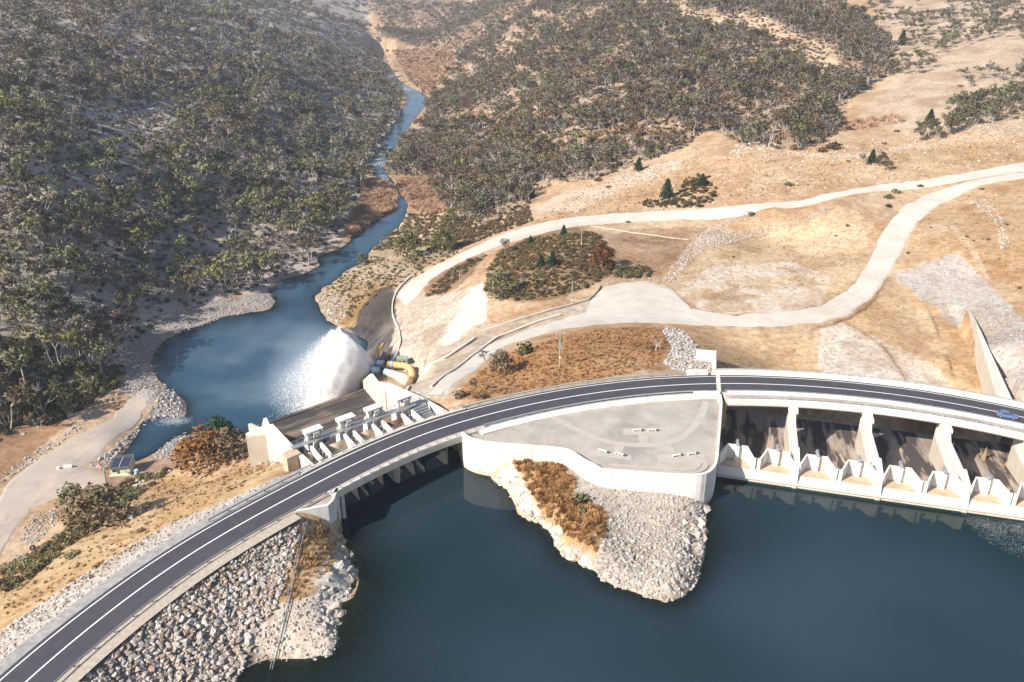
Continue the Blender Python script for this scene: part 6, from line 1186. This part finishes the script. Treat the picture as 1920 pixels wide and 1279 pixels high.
_pd = np.arange(138, 186, 3.0); _ou = road(_pd, np.interp(_pd, [136, 139, 146, 160, 190], [8.5, 10.5, 17.5, 19.5, 20])); _in = road(_pd, 6.9)
DN = [tuple(proj(q[0], q[1], gz(q[0], q[1]))) for q in np.vstack([_ou, _in[::-1]])]; DN = [(max(-150., float(a)), float(b)) for a, b in DN if b < 1500]
n2 = stones('riprap_strip', 'pale riprap strip along the valley side of the dam road', DN, .36, .40, 1.35, M['white_stone'], 300, lambda a, b: np.clip(.5 + (polydist(a, b, [(0,1240),(220,1065),(330,990),(440,925),(535,870)])) / 75, .5, 1.05), 72)
IS = [(1058,868),(1100,882),(1200,910),(1310,937),(1330,952),(1322,1000),(1315,1062),(1308,1110),(1262,1133),(1195,1124),(1125,1102),(1112,1078),(1118,1042),(1138,1000),(1135,960),(1085,930),(1072,900)]
n3 = stones('riprap_slope', 'pale grey riprap on the right half of the peninsula', IS, .30, .45, 1.0, M['white_stone'], 300, lambda a, b: np.clip(.6 + (b - 880) / 330, .6, 1.25), 73)
SPT = [(470,1215),(525,1135),(600,1110),(640,1160),(632,1240),(480,1252)]
stones('rubble_shore', 'small pale rubble at the tip of the left rock point', SPT, .35, .25, .9, M['white_stone'], 120, None, 74)
stones('rubble_bank', 'white rubble on the bank beside the gate side wall', [(468,872),(520,846),(556,834),(566,858),(520,872)], .6, .4, 1.2, M['white_stone'], 60, None, 88)
stones('rock_drain', 'curving drain of white stones beside the tan flat', [(1242,525),(1264,528),(1292,492),(1322,468),(1400,450),(1470,434),(1530,413),(1565,390),(1548,388),(1500,404),(1440,424),(1380,432),(1345,440),(1352,426),(1400,413),(1470,406),(1465,400),(1380,407),(1330,424),(1288,465)], .55, .45, 1.1, M['white_stone'], 120, None, 75)
stones('rock_heap', 'heap of grey broken rock beside the white wing wall', [(1240,617),(1278,617),(1300,640),(1308,665),(1340,678),(1340,697),(1270,698),(1245,680),(1262,655)], .45, .5, 1.3, M['grey_stone'], 200, None, 76)
stones('gravel_slope', 'wide grey gravel slope above the training wall', [(1672,515),(1720,500),(1798,476),(1850,530),(1930,610),(1930,765),(1893,752),(1818,580),(1800,598),(1740,570)], .75, .3, .75, M['grey_stone'], 60, None, 77)
stones('stone_levee', 'dark stone bank between the track and the creek', [(165,872),(200,850),(260,800),(300,740),(310,712),(332,735),(345,765),(330,790),(270,805),(195,882)], .55, .5, 1.5, M['grey_stone'], 200, None, 78)
stones('stone_bank', 'grey stone bank between creek and rusty orange tree', [(282,862),(298,822),(340,800),(358,830),(345,862)], .6, .45, 1.2, M['grey_stone'], 60, None, 79)
stones('stone_beach', 'grey stony beach on the left shore of the pond', [(225,725),(235,655),(300,605),(400,565),(512,550),(510,575),(400,608),(320,645),(293,690),(300,738),(265,760)], .8, .35, 1.1, M['grey_stone'], 120, None, 80)
stones('stone_patch', 'oval grey stone patch beside the track at lower left', [(36,1012),(45,985),(70,962),(105,955),(112,975),(82,1005),(60,1030)], .4, .4, .9, M['grey_stone'], 60, None, 81)
stones('rocky_tip', 'rocky tip of the bank opposite the gravel spit', [(592,560),(612,545),(640,560),(650,590),(640,615),(612,600)], .7, .5, 1.6, M['stone'], 60, None, 82)
stones('stone_row', 'row of pale stones behind the small cream building', [(192,928),(290,888),(316,878),(322,885),(215,938)], .45, .5, 1.2, M['white_stone'], 60, None, 83)
stones('stone_row', 'row of dark stones along the far edge of the brown track', [(-10,900),(60,850),(135,803),(225,735),(230,742),(140,812),(60,870),(-10,912)], .8, .4, 1.1, M['grey_stone'], 60, None, 84)
stones('stone_row', 'crooked row of pale boulders on the slope at far right', [(1812,376),(1850,372),(1870,395),(1890,430),(1892,465),(1870,470),(1872,430),(1850,400)], 1.6, .5, 1.6, M['white_stone'], 60, None, 85)
stones('stone_pile', 'small pile of white stones on the tan flat beside the loop road', [(1568,490),(1600,482),(1612,500),(1580,508)], 1.5, .5, 1.2, M['white_stone'], 20, None, 86)
stones('stone_row', 'pale stones along the edge of the turning area', [(1130,535),(1150,522),(1240,520),(1262,535),(1240,528),(1160,530)], 1.2, .4, 1.0, M['white_stone'], 40, None, 87)
for poly, per, lab, sd in ((LEFTHILL, 26, 'pale granite boulders scattered on the left hillside', 91), (RIGHTWOOD, 26, 'pale granite boulders scattered on the right hill', 92), ([(1100,330),(1300,270),(1500,285),(1920,180),(1920,300),(1650,345),(1300,385),(1180,380)], 38, 'pale boulders scattered on the tan slope', 93), (KNOLL, 14, 'pale rocks among the knoll scrub', 94), ([(930,915),(980,885),(1080,945),(1130,1000),(1110,1060),(1040,1035)], 3.0, 'white rocks on the grassy part of the peninsula', 95)):
    p, a, b = scatter(poly, per, seed=sd, ylim=(60, 1100), thin=FARCUT); k_ = dry_land(p, a, b); p = p[k_]; n = len(p); mass('boulders', lab, 'boulders', p, r_.uniform(.5, 1.9, n) * (1 if sd < 94 else .55), r_.uniform(0, 6.28, n), r_.integers(0, 7, n), [setmats(me.copy(), M['white_stone']) for me in STONES], None, r_.uniform(-.5, .5, (n, 2)))
# broken bedrock at the waterline
for pl, nm, lab, s1, sd in ((CLIFF[0], 'rock_outcrop', 'white broken bedrock at the waterline of the left rock point', 2.3, 101), (CLIFF[1], 'rock_outcrop', 'flat pale bedrock along the left shore of the peninsula', 2.0, 102), (CLIFF[2], 'rock_outcrop', 'pale bedrock knob at the right corner of the peninsula', 3.0, 103),
        ([(290,588),(300,562),(345,562),(352,582),(320,592)], 'rock_outcrop', 'brown rock bluff in the trees behind the stony beach', 3.0, 104), ([(1368,288),(1380,268),(1425,262),(1455,272),(1450,286)], 'rock_outcrop', 'rocky knob on the tan slope beside the wooded hill', 3.2, 105)): stones(nm, lab, pl, .75 if sd < 104 else 3.0, .5, s1, M['rock'], 110, None, sd, -.10)

# ------------------------------------------------------------------ white water
def plume():
    r = np.random.default_rng(5); V = []; F = []; n = 420000; g = 9.8; C0 = np.array([*P(697, 693, zp), zp]); C1 = np.array([*P(707, 681, zp), zp])
    which = r.random(n) < .62; org = np.where(which[:, None], C0, C1); ax = np.array([-.97, -.12, .16]); ax /= np.linalg.norm(ax); e1 = np.cross(ax, [0, 0, 1]); e1 /= np.linalg.norm(e1); e2 = np.cross(e1, ax)
    th = np.radians(54 * np.where(r.random(n) < .35, r.random(n) ** .5, 1 - .22 * r.random(n) ** 2)); ps = r.uniform(0, 6.283, n); d = np.cos(th)[:, None] * ax + np.sin(th)[:, None] * (np.cos(ps)[:, None] * e1 + np.sin(ps)[:, None] * e2)
    v0 = 22.0 * r.uniform(.80, 1.0, n); v0 = v0 * (1 - .10 * np.maximum(0, d[:, 2]) ** 2); vz = d[:, 2] * v0; hgt = org[:, 2] + 48.0; tl = (vz + np.sqrt(vz ** 2 + 2 * g * hgt)) / g; t = tl * r.random(n) ** .75; dr = np.exp(-.13 * t)
    p = org + d * (v0 * t * dr)[:, None]; p[:, 2] -= .5 * g * t * t * dr; p += r.normal(0, 1, (n, 3)) * (.04 * t * v0 * .35)[:, None] ; p[:, 2] = np.maximum(p[:, 2], -47.95)
    vel = d * (v0 * dr)[:, None]; vel[:, 2] -= g * t; k_ = (p[:, 2] > gz(p[:, 0], p[:, 1]) - .2) & (t > .7); p = p[k_]; t = t[k_]; vel = vel[k_]; s_ = (.030 + .024 * t) * r.uniform(.5, 1.8, len(p)); n = len(p)
    a = vel / np.linalg.norm(vel, axis=1)[:, None] * r.uniform(.9, 2.0, n)[:, None]; b = np.cross(a, r.normal(0, 1, (n, 3))); b /= np.linalg.norm(b, axis=1)[:, None]
    V = np.stack([p + a * s_[:, None] * .6, p - (a * .3 - b * .55) * s_[:, None], p - (a * .3 + b * .55) * s_[:, None]], 1).reshape(-1, 3); F = np.arange(3 * n).reshape(n, 3)
    me = mesh_np('water_jet', V, F, [M['spray']], smooth=True); mid = (C0 + C1) / 2 + np.array([-17, -4, -6]); nn = p - mid; nn[:, 2] += 6; nn /= np.linalg.norm(nn, axis=1)[:, None]; nn = nn * .40 + np.array(SDIR) * .85 + r.normal(0, .16, (n, 3)); nn /= np.linalg.norm(nn, axis=1)[:, None]
    me.normals_split_custom_set(np.repeat(nn, 3, axis=0).tolist())      # spray is shaded as one billowing body
    o = link(bpy.data.objects.new('water_jet', me)); core = MB()
    vm = vm0 = bpy.data.materials.new('water_mist'); vm.use_nodes = True; N = vm.node_tree.nodes; L = vm.node_tree.links; N.remove(N['Principled BSDF']); vs = N.new('ShaderNodeVolumePrincipled'); vs.inputs['Color'].default_value = (.995, .995, .995, 1); vs.inputs['Anisotropy'].default_value = 0
    tc = N.new('ShaderNodeTexCoord'); nz = N.new('ShaderNodeTexNoise'); nz.inputs['Scale'].default_value = .22; nz.inputs['Detail'].default_value = 4; L.new(tc.outputs['Object'], nz.inputs['Vector']); mr = N.new('ShaderNodeMapRange'); mr.inputs[1].default_value = .36; mr.inputs[2].default_value = .62; mr.inputs[3].default_value = .05; mr.inputs[4].default_value = .60; L.new(nz.outputs[0], mr.inputs[0]); L.new(mr.outputs[0], vs.inputs['Density']); L.new(vs.outputs[0], N['Material Output'].inputs['Volume'])
    vt = vm.copy(); [x for x in vt.node_tree.nodes if x.type == 'MAP_RANGE'][0].inputs[4].default_value = .24; [x for x in vt.node_tree.nodes if x.type == 'MAP_RANGE'][0].inputs[3].default_value = .03
    for C_, th_, ex, sd_ in ((C0, 38, .84, 1), (C0, 47, .94, 2), (C0, 54, 1.14, 3), (C1, 44, .90, 4), (C0, 59, 1.24, 5)):        # nested billows of mist that thin out towards the edge
        V = []; npsi, nt_ = 64, 22; tmax = 2.0 * ex
        for i in range(nt_):
            t_ = .02 + tmax * (i / (nt_ - 1)) ** 1.05
            for k2 in range(npsi):
                ps_ = 2 * math.pi * k2 / npsi; w_ = float(fbm(np.array(math.cos(ps_) * 2.3 + 9 + sd_), np.array(math.sin(ps_) * 2.3 + i * .22), 90 + sd_)) - .5; tq = math.radians(th_ + 9 * w_ * min(1, i / 6)); dd = math.cos(tq) * ax + math.sin(tq) * (math.cos(ps_) * e1 + math.sin(ps_) * e2); q = C_ + dd * (22.0 * (1 - .12 * max(0, dd[2]) ** 2) * t_ * math.exp(-.13 * t_) * (1 + .2 * w_)); q[2] -= 4.9 * t_ * t_ * math.exp(-.13 * t_); V.append(q)
        F = [(i * npsi + k2, i * npsi + (k2 + 1) % npsi, (i + 1) * npsi + (k2 + 1) % npsi, (i + 1) * npsi + k2) for i in range(nt_ - 1) for k2 in range(npsi)]; n0 = len(V)
        V += [np.mean(V[:npsi], 0), np.mean(V[-npsi:], 0)]; F += [(k2, n0, (k2 + 1) % npsi) for k2 in range(npsi)] + [((nt_ - 1) * npsi + (k2 + 1) % npsi, n0 + 1, (nt_ - 1) * npsi + k2) for k2 in range(npsi)]
        co = MB().add(V, F).build('mist', vt if sd_ in (3, 5) else vm, o, smooth=True); co['kind'] = 'stuff'
    return tag(o, 'huge white plume of water bursting from the outlet valves into the pond', 'water jet', None, 'stuff')
plume()
def flecks(name, label, fn, n, size, zw, m=M['foam'], cat='foam'):
    r = np.random.default_rng(8); p = fn(r, n); n = len(p); a = r.uniform(0, 6.28, n); s_ = size * r.uniform(.4, 1.5, n); c, s2 = np.cos(a) * s_, np.sin(a) * s_; x, y = p[:, 0], p[:, 1]; z_ = np.full(n, zw)
    V = np.stack([np.stack([x + c, y + s2, z_], -1), np.stack([x - s2 * .6, y + c * .6, z_], -1), np.stack([x - c, y - s2, z_], -1), np.stack([x + s2 * .5, y - c * .5, z_], -1)], 1).reshape(-1, 3)
    o = link(bpy.data.objects.new(name, mesh_np(name, V, np.arange(4 * n).reshape(n, 4), [m]))); return tag(o, label, cat, None, 'stuff')
def swirl(r, n):
    c = P(1925, 990, -8); t = r.uniform(0, 1, n); arm = r.integers(0, 5, n); rad = 1.2 + 9.5 * t + r.normal(0, .5, n); ang = arm * 1.257 + t * 4.2 + r.normal(0, .32, n); q = np.stack([c[0] + rad * np.cos(ang), c[1] + rad * np.sin(ang) * .9], -1); m2 = r.random(n) < .35; e = r.uniform(0, 6.28, n); rr = 7 + 4.5 * r.random(n); q[m2] = np.stack([c[0] + rr * np.cos(e), c[1] + rr * np.sin(e)], -1)[m2]
    a, b = Sinv(q[:, 0], q[:, 1]); return q[b < -1.2]
flecks('foam', 'swirling white foam on the reservoir at the right edge beside the weir', swirl, 7000, .048, -7.985)
flecks('foam', 'small white rapid where the creek spills into the pond', lambda r, n: P(326, 790, -48) + np.stack([r.normal(0, 2.6, n), r.normal(0, 1.3, n)], -1), 1100, .14, -47.9)
flecks('foam', 'white riffles on the river beside the reed bed', lambda r, n: np.vstack([P(706, 312, -48) + np.stack([r.normal(0, 4, n // 2), r.normal(0, 14, n // 2)], -1), P(715, 165, -47.5) + np.stack([r.normal(0, 9, n // 2), r.normal(0, 60, n // 2)], -1)]), 500, .7, -47.85)
